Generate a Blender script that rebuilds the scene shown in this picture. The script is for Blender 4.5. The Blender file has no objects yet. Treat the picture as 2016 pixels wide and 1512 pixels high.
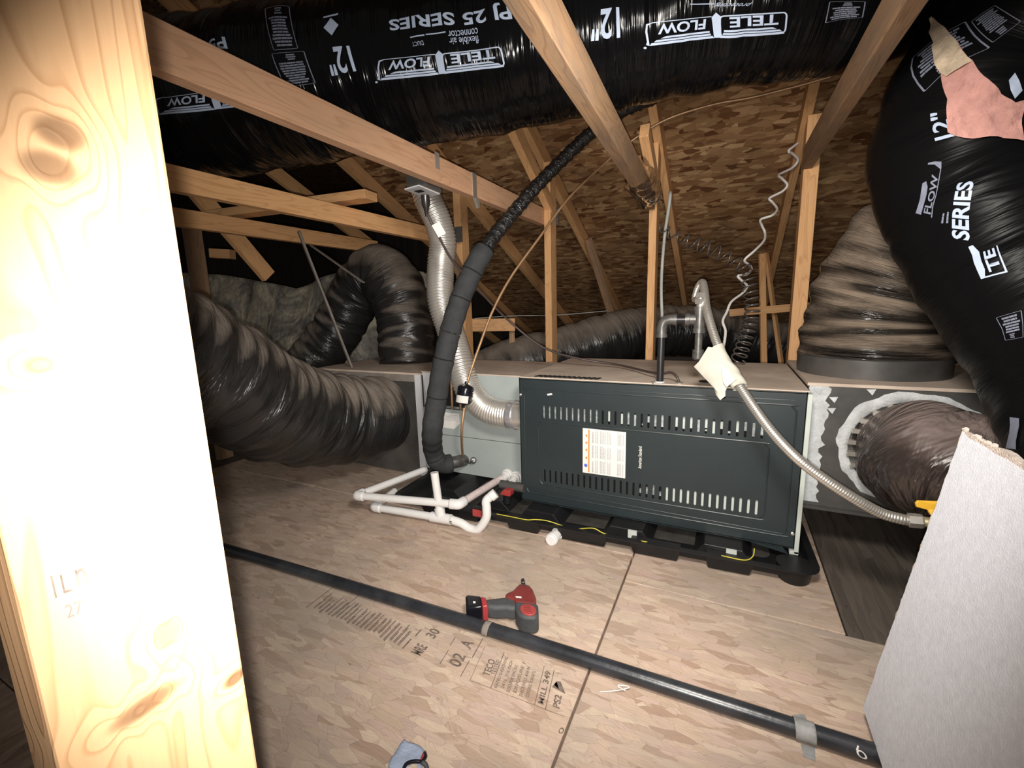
import bpy, bmesh, math, random
import numpy as np
from mathutils import Matrix, Vector
random.seed(7)
rng = np.random.default_rng(11)
PI = math.pi
SC = bpy.context.scene
COL = SC.collection

# ------------------------------------------------------------------ camera, light, exposure
cam = bpy.data.objects.new('camera', bpy.data.cameras.new('camera'))
COL.objects.link(cam)
cam.data.sensor_fit = 'HORIZONTAL'
cam.data.sensor_width = 36.0
cam.data.lens = 15.536
cam.data.clip_start = 0.01
cam.data.clip_end = 60
CAM_R = Vector((0.89869, 0.43777, -0.02657))
CAM_D = Vector((0.05247, -0.16747, -0.98448))
CAM_F = Vector((-0.43543, 0.88335, -0.17348))
rot = Matrix((CAM_R, -CAM_D, -CAM_F)).transposed().to_4x4()
cam.matrix_world = Matrix.Translation((0, 0, 0.9)) @ rot
SC.camera = cam

world = bpy.data.worlds.new('world')
SC.world = world
world.use_nodes = True
bg = world.node_tree.nodes['Background']
bg.inputs[0].default_value = (1.0, 0.93, 0.86, 1)
bg.inputs[1].default_value = 0.11

# the phone's flash, a few centimetres from its lens
fl = bpy.data.lights.new('phone_flash', 'SPOT')
fl.energy = 112
fl.color = (1.0, 0.95, 0.88)
fl.spot_size = math.radians(113.5)
fl.spot_blend = 1.0
fl.shadow_soft_size = 0.006
flash = bpy.data.objects.new('phone_flash', fl)
COL.objects.link(flash)
flash.matrix_world = Matrix.Translation(Vector((0, 0, 0.9))-CAM_R*0.006+CAM_D*0.020-CAM_F*0.004) @ rot

# unseen lamp added to lift furnace top and floor, inferred from their brightness
wl = bpy.data.lights.new('unseen_lamp', 'SPOT')
wl.energy = 74
wl.color = (1.0, 0.94, 0.86)
wl.spot_size = math.radians(127)
wl.spot_blend = 0.75
wl.shadow_soft_size = 0.11
lamp = bpy.data.objects.new('unseen_lamp', wl)
COL.objects.link(lamp)
lamp.location = (0.0, 0.46, 1.27)
lamp.rotation_euler = Vector((-0.22, 1.15, -0.60)).to_track_quat('-Z', 'Y').to_euler()

vs = SC.view_settings
SC.display_settings.display_device = 'sRGB'
vs.view_transform = 'Standard'
vs.look = 'None'
vs.exposure = 0.0
vs.gamma = 1.0
vs.use_curve_mapping = False

# ------------------------------------------------------------------ curves and tubes
def cr_path(pts, step=0.02):
    """smooth curve through pts, resampled to even steps; returns points and the control parameter of each sample"""
    P = np.array(pts, float)
    if len(P) == 2:
        n = max(2, int(np.linalg.norm(P[1]-P[0])/step)+1)
        t = np.linspace(0, 1, n)
        return P[0]+(P[1]-P[0])*t[:, None], t
    Q = np.vstack([2*P[0]-P[1], P, 2*P[-1]-P[-2]])
    out, par = [], []
    for i in range(1, len(Q)-2):
        p0, p1, p2, p3 = Q[i-1:i+3]
        k = 24
        for j in range(k):
            t = j/k
            a = 0.5*(2*p1+(p2-p0)*t+(2*p0-5*p1+4*p2-p3)*t*t+(3*p1-p0-3*p2+p3)*t**3)
            out.append(a); par.append(i-1+t)
    out.append(P[-1]); par.append(len(P)-1.0)
    out = np.array(out); par = np.array(par)
    d = np.r_[0, np.cumsum(np.linalg.norm(np.diff(out, axis=0), axis=1))]
    n = max(3, int(d[-1]/step)+1)
    s = np.linspace(0, d[-1], n)
    return np.stack([np.interp(s, d, out[:, k]) for k in range(3)], 1), np.interp(s, d, par)


def frames(P, up):
    T = np.gradient(P, axis=0)
    T /= np.linalg.norm(T, axis=1)[:, None]
    N = np.zeros_like(T)
    n = np.array(up, float)
    for i in range(len(P)):
        n = n-T[i]*(n@T[i])
        n /= np.linalg.norm(n)
        N[i] = n
    return T, N, np.cross(T, N)


def wrinkle(w, s, th):
    r = np.zeros(np.broadcast(s, th).shape)
    for a, ks, m, ph in w:
        r = r+a*np.sin(ks*s+m*th+ph+0.9*np.sin(0.37*ks*s+ph))
    return r


class Sweep:
    """a tube around a path: arc length s, angle th (0 = up, quarter turn = T x up)"""
    def __init__(self, pts, r, up=(0, 0, 1), step=0.02, w=()):
        self.P, par = cr_path(pts, step)
        self.T, self.N, self.B = frames(self.P, up)
        self.S = np.r_[0, np.cumsum(np.linalg.norm(np.diff(self.P, axis=0), axis=1))]
        self.L = self.S[-1]
        r = np.array(r, float)
        self.R = np.full(len(self.P), float(r)) if r.ndim == 0 else np.interp(par, np.arange(len(r)), r)
        self.w = w

    def at(self, s, th, off=0.0):
        s = np.asarray(s, float); th = np.asarray(th, float)
        f = lambda A: np.stack([np.interp(s, self.S, A[:, k]) for k in range(3)], -1)
        r = np.interp(s, self.S, self.R)+wrinkle(self.w, s, th)+off
        return f(self.P)+r[..., None]*(np.cos(th)[..., None]*f(self.N)+np.sin(th)[..., None]*f(self.B))

    def rad(self, s):
        return np.interp(s, self.S, self.R)


# ------------------------------------------------------------------ objects
def world_of(o):
    return (world_of(o.parent) @ o.matrix_parent_inverse if o.parent else Matrix()) @ o.matrix_basis


def link(o, parent=None):
    COL.objects.link(o)
    if parent is not None:
        o.parent = parent
        o.matrix_parent_inverse = world_of(parent).inverted()
    return o


def thing(name, label, cat, loc=(0, 0, 0), group=None):
    o = bpy.data.objects.new(name, None)
    o.empty_display_size = 0.05
    o.location = loc
    COL.objects.link(o)
    return tag(o, label, cat, group)


def tag(o, label, cat, group=None):
    o['label'] = label
    o['category'] = cat
    if group:
        o['group'] = group
    return o


def struct(o):
    o['kind'] = 'structure'
    return o


class MB:
    """collects shapes and links them as one mesh"""
    def __init__(self):
        self.v, self.f, self.uv, self.n = [], [], [], 0

    def add(self, v, f, uv=None):
        v = np.asarray(v, float).reshape(-1, 3)
        self.v.append(v)
        self.f += [tuple(int(i)+self.n for i in q) for q in f]
        self.uv.append(np.asarray(uv, float) if uv is not None else v[:, :2])
        self.n += len(v)
        return self

    def box(self, lo, hi):
        x0, y0, z0 = lo
        x1, y1, z1 = hi
        v = [(x0, y0, z0), (x1, y0, z0), (x1, y1, z0), (x0, y1, z0), (x0, y0, z1), (x1, y0, z1), (x1, y1, z1), (x0, y1, z1)]
        return self.add(v, [(0, 3, 2, 1), (4, 5, 6, 7), (0, 1, 5, 4), (1, 2, 6, 5), (2, 3, 7, 6), (3, 0, 4, 7)])

    def prism(self, poly, a, b, axis=1):
        """polygon in the two other axes, extruded from a to b along axis"""
        n = len(poly)
        def put(p, t):
            q = list(p)
            q.insert(axis, t)
            return q
        v = [put(p, a) for p in poly]+[put(p, b) for p in poly]
        f = [tuple(range(n)), tuple(range(2*n-1, n-1, -1))]
        f += [(i, i+n, (i+1) % n+n, (i+1) % n) for i in range(n)]
        return self.add(v, f)

    def rings(self, R, close=True, cap=True):
        """R: (m, n, 3) rings"""
        R = np.asarray(R, float)
        m, n = R.shape[:2]
        f = []
        for i in range(m-1):
            for j in range(n if close else n-1):
                k = (j+1) % n
                f.append((i*n+j, i*n+k, (i+1)*n+k, (i+1)*n+j))
        if cap:
            f.append(tuple(range(n-1, -1, -1)))
            f.append(tuple((m-1)*n+j for j in range(n)))
        return self.add(R.reshape(-1, 3), f)

    def lathe(self, p0, p1, prof, n=20):
        """profile of (t along p0->p1 in metres, radius)"""
        p0 = np.array(p0, float); p1 = np.array(p1, float)
        d = (p1-p0)/np.linalg.norm(p1-p0)
        a = np.cross(d, (0, 0, 1) if abs(d[2]) < .9 else (1, 0, 0)); a /= np.linalg.norm(a)
        b = np.cross(d, a)
        th = np.linspace(0, 2*PI, n, endpoint=False)
        R = [p0+d*t+r*(np.cos(th)[:, None]*a+np.sin(th)[:, None]*b) for t, r in prof]
        return self.rings(R)

    def cyl(self, p0, p1, r, n=18, r1=None):
        L = float(np.linalg.norm(np.array(p1, float)-np.array(p0, float)))
        return self.lathe(p0, p1, [(0, r), (L, r if r1 is None else r1)], n)

    def sweep(self, S, n=24, s=None, cap=True):
        s = S.S if s is None else s
        n += 1
        th = np.linspace(0, 2*PI, n)
        R = S.at(s[:, None]+0*th, th[None]+0*s[:, None])
        R[:, -1] = R[:, 0]
        m = len(s)
        f = []
        for i in range(m-1):
            for j in range(n-1):
                f.append((i*n+j, (i+1)*n+j, (i+1)*n+j+1, i*n+j+1))
        if cap:
            f.append(tuple(range(n-1)))
            f.append(tuple((m-1)*n+j for j in range(n-2, -1, -1)))
        uv = np.stack([s[:, None]+0*th, (th*S.rad(s)[:, None])], -1).reshape(-1, 2)
        return self.add(R.reshape(-1, 3), f, uv)

    def tube(self, pts, r, n=14, step=0.01, up=(0, 0, 1)):
        return self.sweep(Sweep(pts, r, up=up, step=step), n)

    def ob(self, name, m, parent=None, smooth=False, bevel=0, loc=None, segs=2):
        me = bpy.data.meshes.new(name)
        v = np.vstack(self.v)
        me.from_pydata(v.tolist(), [], self.f)
        uvl = me.uv_layers.new(name='UVMap')
        uv = np.vstack(self.uv)
        li = np.empty(len(me.loops), dtype=np.int32)
        me.loops.foreach_get('vertex_index', li)
        uvl.data.foreach_set('uv', uv[li].astype(np.float32).ravel())
        me.materials.append(m)
        me.update()
        if smooth:
            me.shade_smooth()
            if smooth != 'all':
                me.set_sharp_from_angle(angle=math.radians(40))
        o = bpy.data.objects.new(name, me)
        link(o, parent)
        if bevel:
            b = o.modifiers.new('bevel', 'BEVEL')
            b.width = bevel
            b.segments = segs
            b.limit_method = 'ANGLE'
            b.angle_limit = math.radians(40)
        return o


# ------------------------------------------------------------------ flat print and text
_text = {}
def text_geo(body, bold=0.0, space=1.0):
    """outline of a text, scaled to fill the unit box"""
    key = (body, bold, space)
    if key not in _text:
        cu = bpy.data.curves.new('text', 'FONT')
        cu.body = body
        cu.offset = bold
        cu.space_character = space
        cu.resolution_u = 3
        o = bpy.data.objects.new('text', cu)
        COL.objects.link(o)
        dg = bpy.context.evaluated_depsgraph_get()
        me = bpy.data.meshes.new_from_object(o.evaluated_get(dg))
        v = np.array([tuple(q.co)[:2] for q in me.vertices])
        f = [tuple(p.vertices) for p in me.polygons]
        bpy.data.objects.remove(o); bpy.data.curves.remove(cu); bpy.data.meshes.remove(me)
        lo, hi = v.min(0), v.max(0)
        _text[key] = ((v-lo)/(hi-lo), f)
    return _text[key]


def text(body, x0, y0, x1, y1, bold=0.0, slant=0.0, space=1.0):
    v, f = text_geo(body, bold, space)
    v = v*np.array([x1-x0, y1-y0])+np.array([x0, y0])
    v[:, 0] += slant*(v[:, 1]-y0)
    return v, f


def rect(x0, y0, x1, y1):
    return np.array([(x0, y0), (x1, y0), (x1, y1), (x0, y1)], float), [(0, 1, 2, 3)]


def poly(*p):
    return np.array(p, float), [tuple(range(len(p)))]


def disc(x, y, rx, ry, n=16):
    a = np.linspace(0, 2*PI, n, endpoint=False)
    return np.stack([x+rx*np.cos(a), y+ry*np.sin(a)], 1), [tuple(range(n))]


def frame(x0, y0, x1, y1, wx, wy, rx=0.0, ry=0.0, k=4):
    """rounded rectangle outline"""
    def ringpts(ax0, ay0, ax1, ay1, qx, qy):
        p = []
        for cx_, cy_, a0 in ((ax1-qx, ay1-qy, 0), (ax0+qx, ay1-qy, 90), (ax0+qx, ay0+qy, 180), (ax1-qx, ay0+qy, 270)):
            for i in range(k+1):
                a = math.radians(a0+90*i/k)
                p.append((cx_+qx*math.cos(a), cy_+qy*math.sin(a)))
        return p
    A = ringpts(x0, y0, x1, y1, rx, ry)
    B = ringpts(x0+wx, y0+wy, x1-wx, y1-wy, max(rx-wx, 0), max(ry-wy, 0))
    n = len(A)
    return np.array(A+B, float), [(i, (i+1) % n, (i+1) % n+n, i+n) for i in range(n)]


def bars(x0, y0, x1, y1, rows, seed, fill=0.62, ragged=0.35, centre=True):
    """lines of print too small to read"""
    r = random.Random(seed)
    out = []
    h = (y1-y0)/rows
    for i in range(rows):
        w = (x1-x0)*(1-ragged*r.random())
        a = (x0+x1-w)/2 if centre else x0
        y = y0+h*i
        t = a
        while t < a+w-1e-6:
            l = min((x1-x0)*r.uniform(.08, .3), a+w-t)
            out.append(rect(t, y, t+l*.92, y+h*fill))
            t += l
    return out


def decal(name, items, fmap, m, parent, maxlen=0.03, kind=None):
    bm = bmesh.new()
    for v, f in items:
        vs_ = [bm.verts.new((a, b, 0)) for a, b in v]
        for q in f:
            try:
                bm.faces.new([vs_[i] for i in q])
            except ValueError:
                pass
    bmesh.ops.triangulate(bm, faces=bm.faces[:])
    for _ in range(5):
        P = fmap(np.array([v.co[:2] for v in bm.verts]))
        bm.verts.index_update()
        L = [e for e in bm.edges if np.linalg.norm(P[e.verts[0].index]-P[e.verts[1].index]) > maxlen]
        if not L:
            break
        bmesh.ops.subdivide_edges(bm, edges=L, cuts=1)
        bmesh.ops.triangulate(bm, faces=bm.faces[:])
    bm.verts.index_update()
    P = fmap(np.array([v.co[:2] for v in bm.verts]))
    for v, p in zip(bm.verts, P):
        v.co = p
    me = bpy.data.meshes.new(name)
    bm.to_mesh(me)
    bm.free()
    me.materials.append(m)
    me.shade_smooth()
    o = bpy.data.objects.new(name, me)
    link(o, parent)
    if kind:
        o['kind'] = kind
    return o


def on_sweep(S, c00, c10, c01, c11, off=0.0015):
    """unit box -> patch of a tube's surface"""
    C = [np.array(c, float) for c in (c00, c10, c01, c11)]
    def f(p):
        x, y = p[:, :1], p[:, 1:]
        q = C[0]*(1-x)*(1-y)+C[1]*x*(1-y)+C[2]*(1-x)*y+C[3]*x*y
        return S.at(q[:, 0], q[:, 1], off)
    return f


def on_plane(o, ux, uy):
    o, ux, uy = (np.array(a, float) for a in (o, ux, uy))
    return lambda p: o+p[:, :1]*ux+p[:, 1:]*uy


# ------------------------------------------------------------------ materials
class NT:
    def __init__(self, name):
        self.m = bpy.data.materials.new(name)
        self.m.use_nodes = True
        self.t = self.m.node_tree
        self.b = self.t.nodes['Principled BSDF']

    def n(self, typ, ins=None, **kw):
        q = self.t.nodes.new(typ)
        for k, v in kw.items():
            setattr(q, k, v)
        for k, v in (ins or {}).items():
            if isinstance(v, bpy.types.NodeSocket):
                self.t.links.new(v, q.inputs[k])
            else:
                q.inputs[k].default_value = v
        return q

    def math(self, op, a, b=0.0, clamp=False):
        return self.n('ShaderNodeMath', {0: a, 1: b}, operation=op, use_clamp=clamp).outputs[0]

    def mix(self, fac, a, b, blend='MIX'):
        q = self.n('ShaderNodeMix', {'Factor': fac}, data_type='RGBA', blend_type=blend)
        for s, v in ((6, a), (7, b)):
            if isinstance(v, bpy.types.NodeSocket):
                self.t.links.new(v, q.inputs[s])
            else:
                q.inputs[s].default_value = (*v, 1)
        return q.outputs[2]

    def ramp(self, fac, stops, interp='LINEAR'):
        q = self.n('ShaderNodeValToRGB', {0: fac})
        q.color_ramp.interpolation = interp
        e = q.color_ramp.elements
        while len(e) < len(stops):
            e.new(0.5)
        for x, (p, c) in zip(e, stops):
            x.position = p
            x.color = (*c, 1) if len(c) == 3 else c
        return q.outputs[0]

    def coord(self, which='Object', scale=(1, 1, 1), rot=(0, 0, 0), loc=(0, 0, 0), vec=None):
        if vec is None:
            vec = self.n('ShaderNodeTexCoord').outputs[which]
        return self.n('ShaderNodeMapping', {0: vec, 1: loc, 2: rot, 3: scale}).outputs[0]

    def noise(self, vec, scale, detail=3, rough=.55, dist=0):
        return self.n('ShaderNodeTexNoise', {'Vector': vec, 'Scale': scale, 'Detail': detail, 'Roughness': rough, 'Distortion': dist}).outputs[0]

    def set(self, **kw):
        names = {'col': 'Base Color', 'rough': 'Roughness', 'metal': 'Metallic', 'normal': 'Normal', 'spec': 'Specular IOR Level', 'coat': 'Coat Weight', 'trans': 'Transmission Weight', 'alpha': 'Alpha', 'sss': 'Subsurface Weight'}
        for k, v in kw.items():
            s = self.b.inputs[names[k]]
            if isinstance(v, bpy.types.NodeSocket):
                self.t.links.new(v, s)
            elif isinstance(v, tuple):
                s.default_value = (*v, 1)
            else:
                s.default_value = v
        return self

    def bump(self, h, strength=.3, dist=.01):
        return self.n('ShaderNodeBump', {'Height': h, 'Strength': strength, 'Distance': dist}).outputs[0]


def plain(name, col, rough=.5, metal=0.0, vary=.12, scale=18, bump=0.0, spec=.5, dirt=None, dirt_amt=.0):
    q = NT(name)
    c = q.coord('Object')
    n = q.noise(c, scale, 4, .6)
    lo = tuple(x*(1-vary) for x in col); hi = tuple(min(1, x*(1+vary)) for x in col)
    k = q.ramp(n, [(.3, lo), (.7, hi)])
    if dirt:
        f = q.ramp(q.noise(c, scale*.35, 5, .65), [(.45, (0, 0, 0)), (.7, (1, 1, 1))])
        k = q.mix(q.math('MULTIPLY', f, dirt_amt), k, dirt)
    q.set(col=k, rough=rough, metal=metal, spec=spec)
    if bump:
        q.set(normal=q.bump(q.noise(c, scale*4, 3), bump, .004))
    return q.m


def wood(name, light, dark, rough=.65, dirt=None, dirt_amt=0.3, knots=()):
    """lumber: the long axis is local X"""
    q = NT(name)
    tc = q.n('ShaderNodeTexCoord').outputs['Object']
    rnd = q.n('ShaderNodeObjectInfo').outputs['Random']
    off = q.n('ShaderNodeCombineXYZ', {0: q.math('MULTIPLY', rnd, 37.0), 1: q.math('MULTIPLY', rnd, 3.1), 2: q.math('MULTIPLY', rnd, 5.3)}).outputs[0]
    v = q.n('ShaderNodeVectorMath', {0: tc, 1: off}, operation='ADD').outputs[0] if not knots else tc
    s = q.coord(vec=v, scale=(1.1, 11, 11))
    ring = q.noise(s, 1.6, 2, .5, .6)
    kmask = None
    if knots:
        sep = q.n('ShaderNodeSeparateXYZ', {0: tc})
        for (kx, ky, a, b, hard) in knots:
            dx = q.math('MULTIPLY', q.math('SUBTRACT', sep.outputs[0], kx), 1/a)
            dy = q.math('MULTIPLY', q.math('SUBTRACT', sep.outputs[1], ky), 1/b)
            d2 = q.math('ADD', q.math('MULTIPLY', dx, dx), q.math('MULTIPLY', dy, dy))
            g = q.math('POWER', 2.718, q.math('MULTIPLY', d2, -.30))
            ring = q.math('ADD', ring, q.math('MULTIPLY', g, .20))
            core = q.math('MULTIPLY', q.math('POWER', 2.718, q.math('MULTIPLY', q.math('POWER', d2, 3.0), -1.0)), hard)
            kmask = core if kmask is None else q.math('MAXIMUM', kmask, core)
    w = q.math('FRACT', q.math('MULTIPLY', ring, 13.0 if knots else 9.0))
    late = q.ramp(w, [(0, (0, 0, 0)), (.62, (.12, .12, .12)), (.88, (1, 1, 1)), (1, (0, 0, 0))])
    fine = q.noise(q.coord(vec=v, scale=(4, 160, 160)), 1.0, 3, .6)
    fac = q.math('ADD', q.math('MULTIPLY', late, .62), q.math('MULTIPLY', q.math('SUBTRACT', fine, .5), .5), True)
    c = q.mix(fac, light, dark)
    tone = q.ramp(q.noise(q.coord(vec=v, scale=(.8, 3, 3)), 1.5, 3), [(.3, (.82, .8, .78)), (.7, (1.08, 1.06, 1.03))])
    c = q.mix(1.0, c, tone, 'MULTIPLY')
    shade = q.math('ADD', .84, q.math('MULTIPLY', rnd, .26))
    c = q.mix(1.0, c, q.n('ShaderNodeCombineXYZ', {0: shade, 1: shade, 2: shade}).outputs[0], 'MULTIPLY')
    if kmask is not None:
        c = q.mix(kmask, c, tuple(x*.3 for x in dark))
    if dirt:
        f = q.ramp(q.noise(q.coord(vec=v, scale=(2, 6, 6)), 2.2, 5, .65), [(.42, (0, 0, 0)), (.68, (1, 1, 1))])
        c = q.mix(q.math('MULTIPLY', f, dirt_amt), c, dirt)
    q.set(col=c, rough=rough, spec=.3, normal=q.bump(fac, .25, .0015))
    return q.m


def flakes(name, palette, fl_len, fl_wid, edge=.35, stain=None, rough=.75, stain_amt=.5, bump=.3):
    """oriented strand board: overlapping layers of wood flakes (UV in metres)"""
    q = NT(name)
    uv = q.n('ShaderNodeTexCoord').outputs['UV']
    warp = q.n('ShaderNodeTexNoise', {'Vector': uv, 'Scale': 9.0, 'Detail': 2}).outputs[1]
    uvw = q.n('ShaderNodeVectorMath', {0: uv, 1: q.n('ShaderNodeVectorMath', {0: warp, 'Scale': .02}, operation='SCALE').outputs[0]}, operation='ADD').outputs[0]
    best_p = best_c = best_e = best_g = None
    for k, a in enumerate((0.1, 0.55, -0.45, 1.2, -0.15)):
        v = q.coord(vec=uvw, rot=(0, 0, a), scale=(1/fl_len, 1/fl_wid, 1), loc=(k*3.7, k*5.1, 0))
        vo = q.n('ShaderNodeTexVoronoi', {'Vector': v, 'Scale': 1.0}, voronoi_dimensions='2D')
        sep = q.n('ShaderNodeSeparateColor', {0: vo.outputs['Color']})
        e = q.n('ShaderNodeTexVoronoi', {'Vector': v, 'Scale': 1.0}, voronoi_dimensions='2D', feature='DISTANCE_TO_EDGE').outputs['Distance']
        g = q.noise(q.coord(vec=v, scale=(.7, 7, 1)), 2.0, 3, .6)
        if best_p is None:
            best_p, best_c, best_e, best_g = sep.outputs[0], sep.outputs[1], e, g
        else:
            f = q.math('GREATER_THAN', sep.outputs[0], best_p)
            mixf = lambda x, y: q.n('ShaderNodeMix', {0: f, 2: x, 3: y}).outputs[0]
            best_c = mixf(best_c, sep.outputs[1])
            best_e = mixf(best_e, e)
            best_g = mixf(best_g, g)
            best_p = q.math('MAXIMUM', best_p, sep.outputs[0])
    n = len(palette)
    c = q.ramp(best_c, [(i/(n-1), p) for i, p in enumerate(palette)])
    tone = q.ramp(best_g, [(.3, (.8, .8, .8)), (.7, (1.12, 1.12, 1.12))])
    c = q.mix(1.0, c, tone, 'MULTIPLY')
    ed = q.ramp(best_e, [(0, (1, 1, 1)), (.045, (0, 0, 0))])
    c = q.mix(q.math('MULTIPLY', ed, edge), c, tuple(x*.45 for x in palette[0]))
    if stain:
        f = q.ramp(q.noise(uv, 2.1, 5, .6), [(.42, (0, 0, 0)), (.68, (1, 1, 1))])
        c = q.mix(q.math('MULTIPLY', f, stain_amt), c, stain)
    sp = q.ramp(q.noise(q.coord(vec=uv, scale=(1, 2.2, 1)), 34, 2, .5), [(.70, (0, 0, 0)), (.76, (1, 1, 1))])
    c = q.mix(q.math('MULTIPLY', sp, .45), c, tuple(x*.4 for x in palette[0]))
    q.set(col=c, rough=rough, spec=.25, normal=q.bump(q.math('ADD', best_p, q.math('MULTIPLY', best_g, .4)), bump, .003))
    return q.m


def film(name, base=(.012, .012, .013), rough=.3, dust=None, dust_at=(.35, .75), across=30, along=2.5, bump=.5, dust_noise=.5, spec=.5, dist=.012, crease=-.7):
    """plastic duct jacket, creased around the duct; dust lies where it can settle"""
    q = NT(name)
    uv = q.n('ShaderNodeTexCoord').outputs['UV']
    obj = q.n('ShaderNodeTexCoord').outputs['Object']
    cre = q.noise(q.coord(vec=uv, scale=(across, along, 1)), 1.0, 4, .62, 1.1)
    cre2 = q.noise(q.coord(vec=uv, scale=(across*3.1, along*2.2, 1)), 1.0, 3, .6, .5)
    h = q.math('ADD', q.ramp(cre, [(.35, (0, 0, 0)), (.65, (1, 1, 1))]), q.math('MULTIPLY', cre2, .35))
    col = base
    rr = rough
    if dust:
        nz = q.n('ShaderNodeSeparateXYZ', {0: q.n('ShaderNodeNewGeometry').outputs['Normal']}).outputs[2]
        nn = q.math('MULTIPLY', q.math('SUBTRACT', q.noise(obj, 7.0, 5, .65), .5), dust_noise)
        cc = q.math('MULTIPLY', q.math('SUBTRACT', cre, .5), crease)
        f = q.n('ShaderNodeMapRange', {0: q.math('ADD', q.math('ADD', nz, nn), cc), 1: dust_at[0], 2: dust_at[1], 3: 0.0, 4: 1.0}).outputs[0]
        dcol = q.ramp(q.noise(obj, 16, 4), [(.3, tuple(x*.75 for x in dust)), (.7, dust)])
        col = q.mix(f, base, dcol)
        rr = q.math('ADD', rough, q.math('MULTIPLY', f, .9-rough))
    q.set(col=col, rough=rr, spec=spec, normal=q.bump(h, bump, dist))
    return q.m


M_LUMBER = wood('fir_lumber', (.78, .455, .22), (.54, .27, .11))
M_LUMBER_MID = wood('aged_lumber', (.68, .40, .25), (.50, .275, .16), dirt=(.45, .31, .19), dirt_amt=.4)
M_LUMBER_OLD = wood('dusty_lumber', (.40, .25, .145), (.25, .14, .075), dirt=(.17, .135, .11), dirt_amt=.55)
M_POST = wood('knotty_lumber', (.57, .355, .195), (.38, .20, .095), rough=.6,
              knots=((.0335, .0015, .0075, .0095, .8), (.0172, -.0046, .0075, .0105, .8), (-.0708, -.022, .005, .006, .5), (-.098, .030, .004, .005, .5), (-.2287, .0076, .009, .008, .5), (-.2626, -.0085, .006, .016, .8), (-.2857, .0385, .005, .008, .9)))
M_FLOOR = flakes('subfloor_flakes', [(.40, .275, .205), (.50, .37, .28), (.56, .42, .325), (.53, .385, .32), (.62, .485, .37), (.47, .35, .29)], .075, .021, edge=.32, stain=(.27, .245, .205), stain_amt=.6, bump=.12)
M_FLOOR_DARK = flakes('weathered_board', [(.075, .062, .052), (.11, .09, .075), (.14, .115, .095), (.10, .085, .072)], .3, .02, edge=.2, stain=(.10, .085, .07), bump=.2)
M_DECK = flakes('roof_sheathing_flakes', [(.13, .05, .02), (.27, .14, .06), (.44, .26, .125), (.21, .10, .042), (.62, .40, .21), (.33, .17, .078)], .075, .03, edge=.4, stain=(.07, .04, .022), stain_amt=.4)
M_FILM = film('black_duct_film', base=(.004, .004, .0045), rough=.14, across=12, along=.5, bump=.6, dust=(.10, .085, .07), dust_at=(.50, .8), spec=.2, dist=.012)
M_FILM2 = film('dull_black_duct_film', base=(.0045, .0045, .005), rough=.34, across=9, along=1.2, bump=.3, spec=.08)
M_FILM_OLD = film('dusty_duct_film', base=(.018, .017, .017), rough=.32, across=15, along=2.0, bump=.6, dust=(.235, .195, .16), dust_at=(.15, .75), dust_noise=.55, crease=-.35)
M_FILM_WARM = film('wrapped_dusty_film', base=(.030, .025, .021), rough=.22, across=30, along=1.3, bump=.9, dist=.016, dust=(.25, .19, .14), dust_at=(-.18, .42), dust_noise=.4, spec=.5, crease=-1.1)
M_FILM_CLEAR = film('hazy_pinkish_film', base=(.040, .030, .027), rough=.2, across=13, along=2.2, bump=1.2, dist=.02, dust=(.20, .15, .135), dust_at=(.2, .95), dust_noise=.9, spec=.7)
M_PRINT = plain('pale_blue_print', (.48, .57, .74), .5, vary=.05)
M_PRINT_DIM = plain('faded_blue_print', (.20, .22, .29), .6, vary=.15, scale=40)
M_PINK = plain('pink_fibreglass', (.60, .315, .275), .95, vary=.22, scale=22, bump=.9, spec=.05)
M_STRAW = plain('yellowed_fibreglass', (.55, .44, .32), .95, vary=.2, scale=60, bump=.6, spec=.05)
def batt():
    q = NT('grey_insulation_facing')
    c = q.coord('Object')
    big = q.noise(c, 2.6, 5, .6, .8)
    fine_ = q.noise(c, 22, 5, .65)
    k = q.ramp(big, [(.34, (.16, .15, .14)), (.46, (.34, .315, .28)), (.56, (.72, .65, .50)), (.70, (.46, .42, .36))])
    k = q.mix(1.0, k, q.ramp(fine_, [(.3, (.6, .6, .6)), (.7, (1.15, 1.15, 1.15))]), 'MULTIPLY')
    return q.set(col=k, rough=.95, spec=.05, normal=q.bump(q.math('ADD', fine_, big), .9, .02)).m
M_BATT = batt()
M_GREEN = plain('dark_slate_enamel', (.022, .031, .034), .38, vary=.08, scale=9, spec=.5)
M_GREEN_DK = plain('dark_slate_shadow_enamel', (.03, .036, .04), .5, vary=.1)
M_DUST = plain('dusty_metal_top', (.58, .48, .40), .85, vary=.18, scale=7, spec=.15, dirt=(.40, .315, .25), dirt_amt=.7)
M_CASE = plain('pale_green_grey_enamel', (.37, .41, .40), .5, vary=.06, scale=6)
M_WHITE_STEEL = plain('white_steel', (.62, .62, .64), .5, vary=.06)
M_GALV = plain('grey_sheet_steel', (.085, .083, .08), .42, metal=.35, vary=.25, scale=10, dirt=(.17, .15, .135), dirt_amt=.5)
M_MASTIC = plain('pale_mastic', (.50, .52, .53), .75, vary=.2, scale=30, bump=.6)
M_CASE_EDGE = plain('pale_enamel_edge', (.52, .56, .52), .5, vary=.05)
M_ALU = plain('bright_aluminium', (.78, .75, .70), .33, metal=.75, vary=.06, scale=30)
M_STEEL = plain('brushed_steel', (.70, .66, .60), .3, metal=.8, vary=.08, scale=40)
M_PIPE = plain('black_iron_pipe', (.018, .018, .02), .32, vary=.3, scale=30, metal=.2, spec=.7)
M_MALL = plain('worn_malleable_iron', (.11, .105, .10), .38, metal=.4, vary=.35, scale=60)
M_FLOORPIPE = plain('black_painted_pipe', (.020, .022, .027), .3, vary=.35, scale=14, spec=.6, dirt=(.10, .10, .105), dirt_amt=.35, bump=.1)
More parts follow.
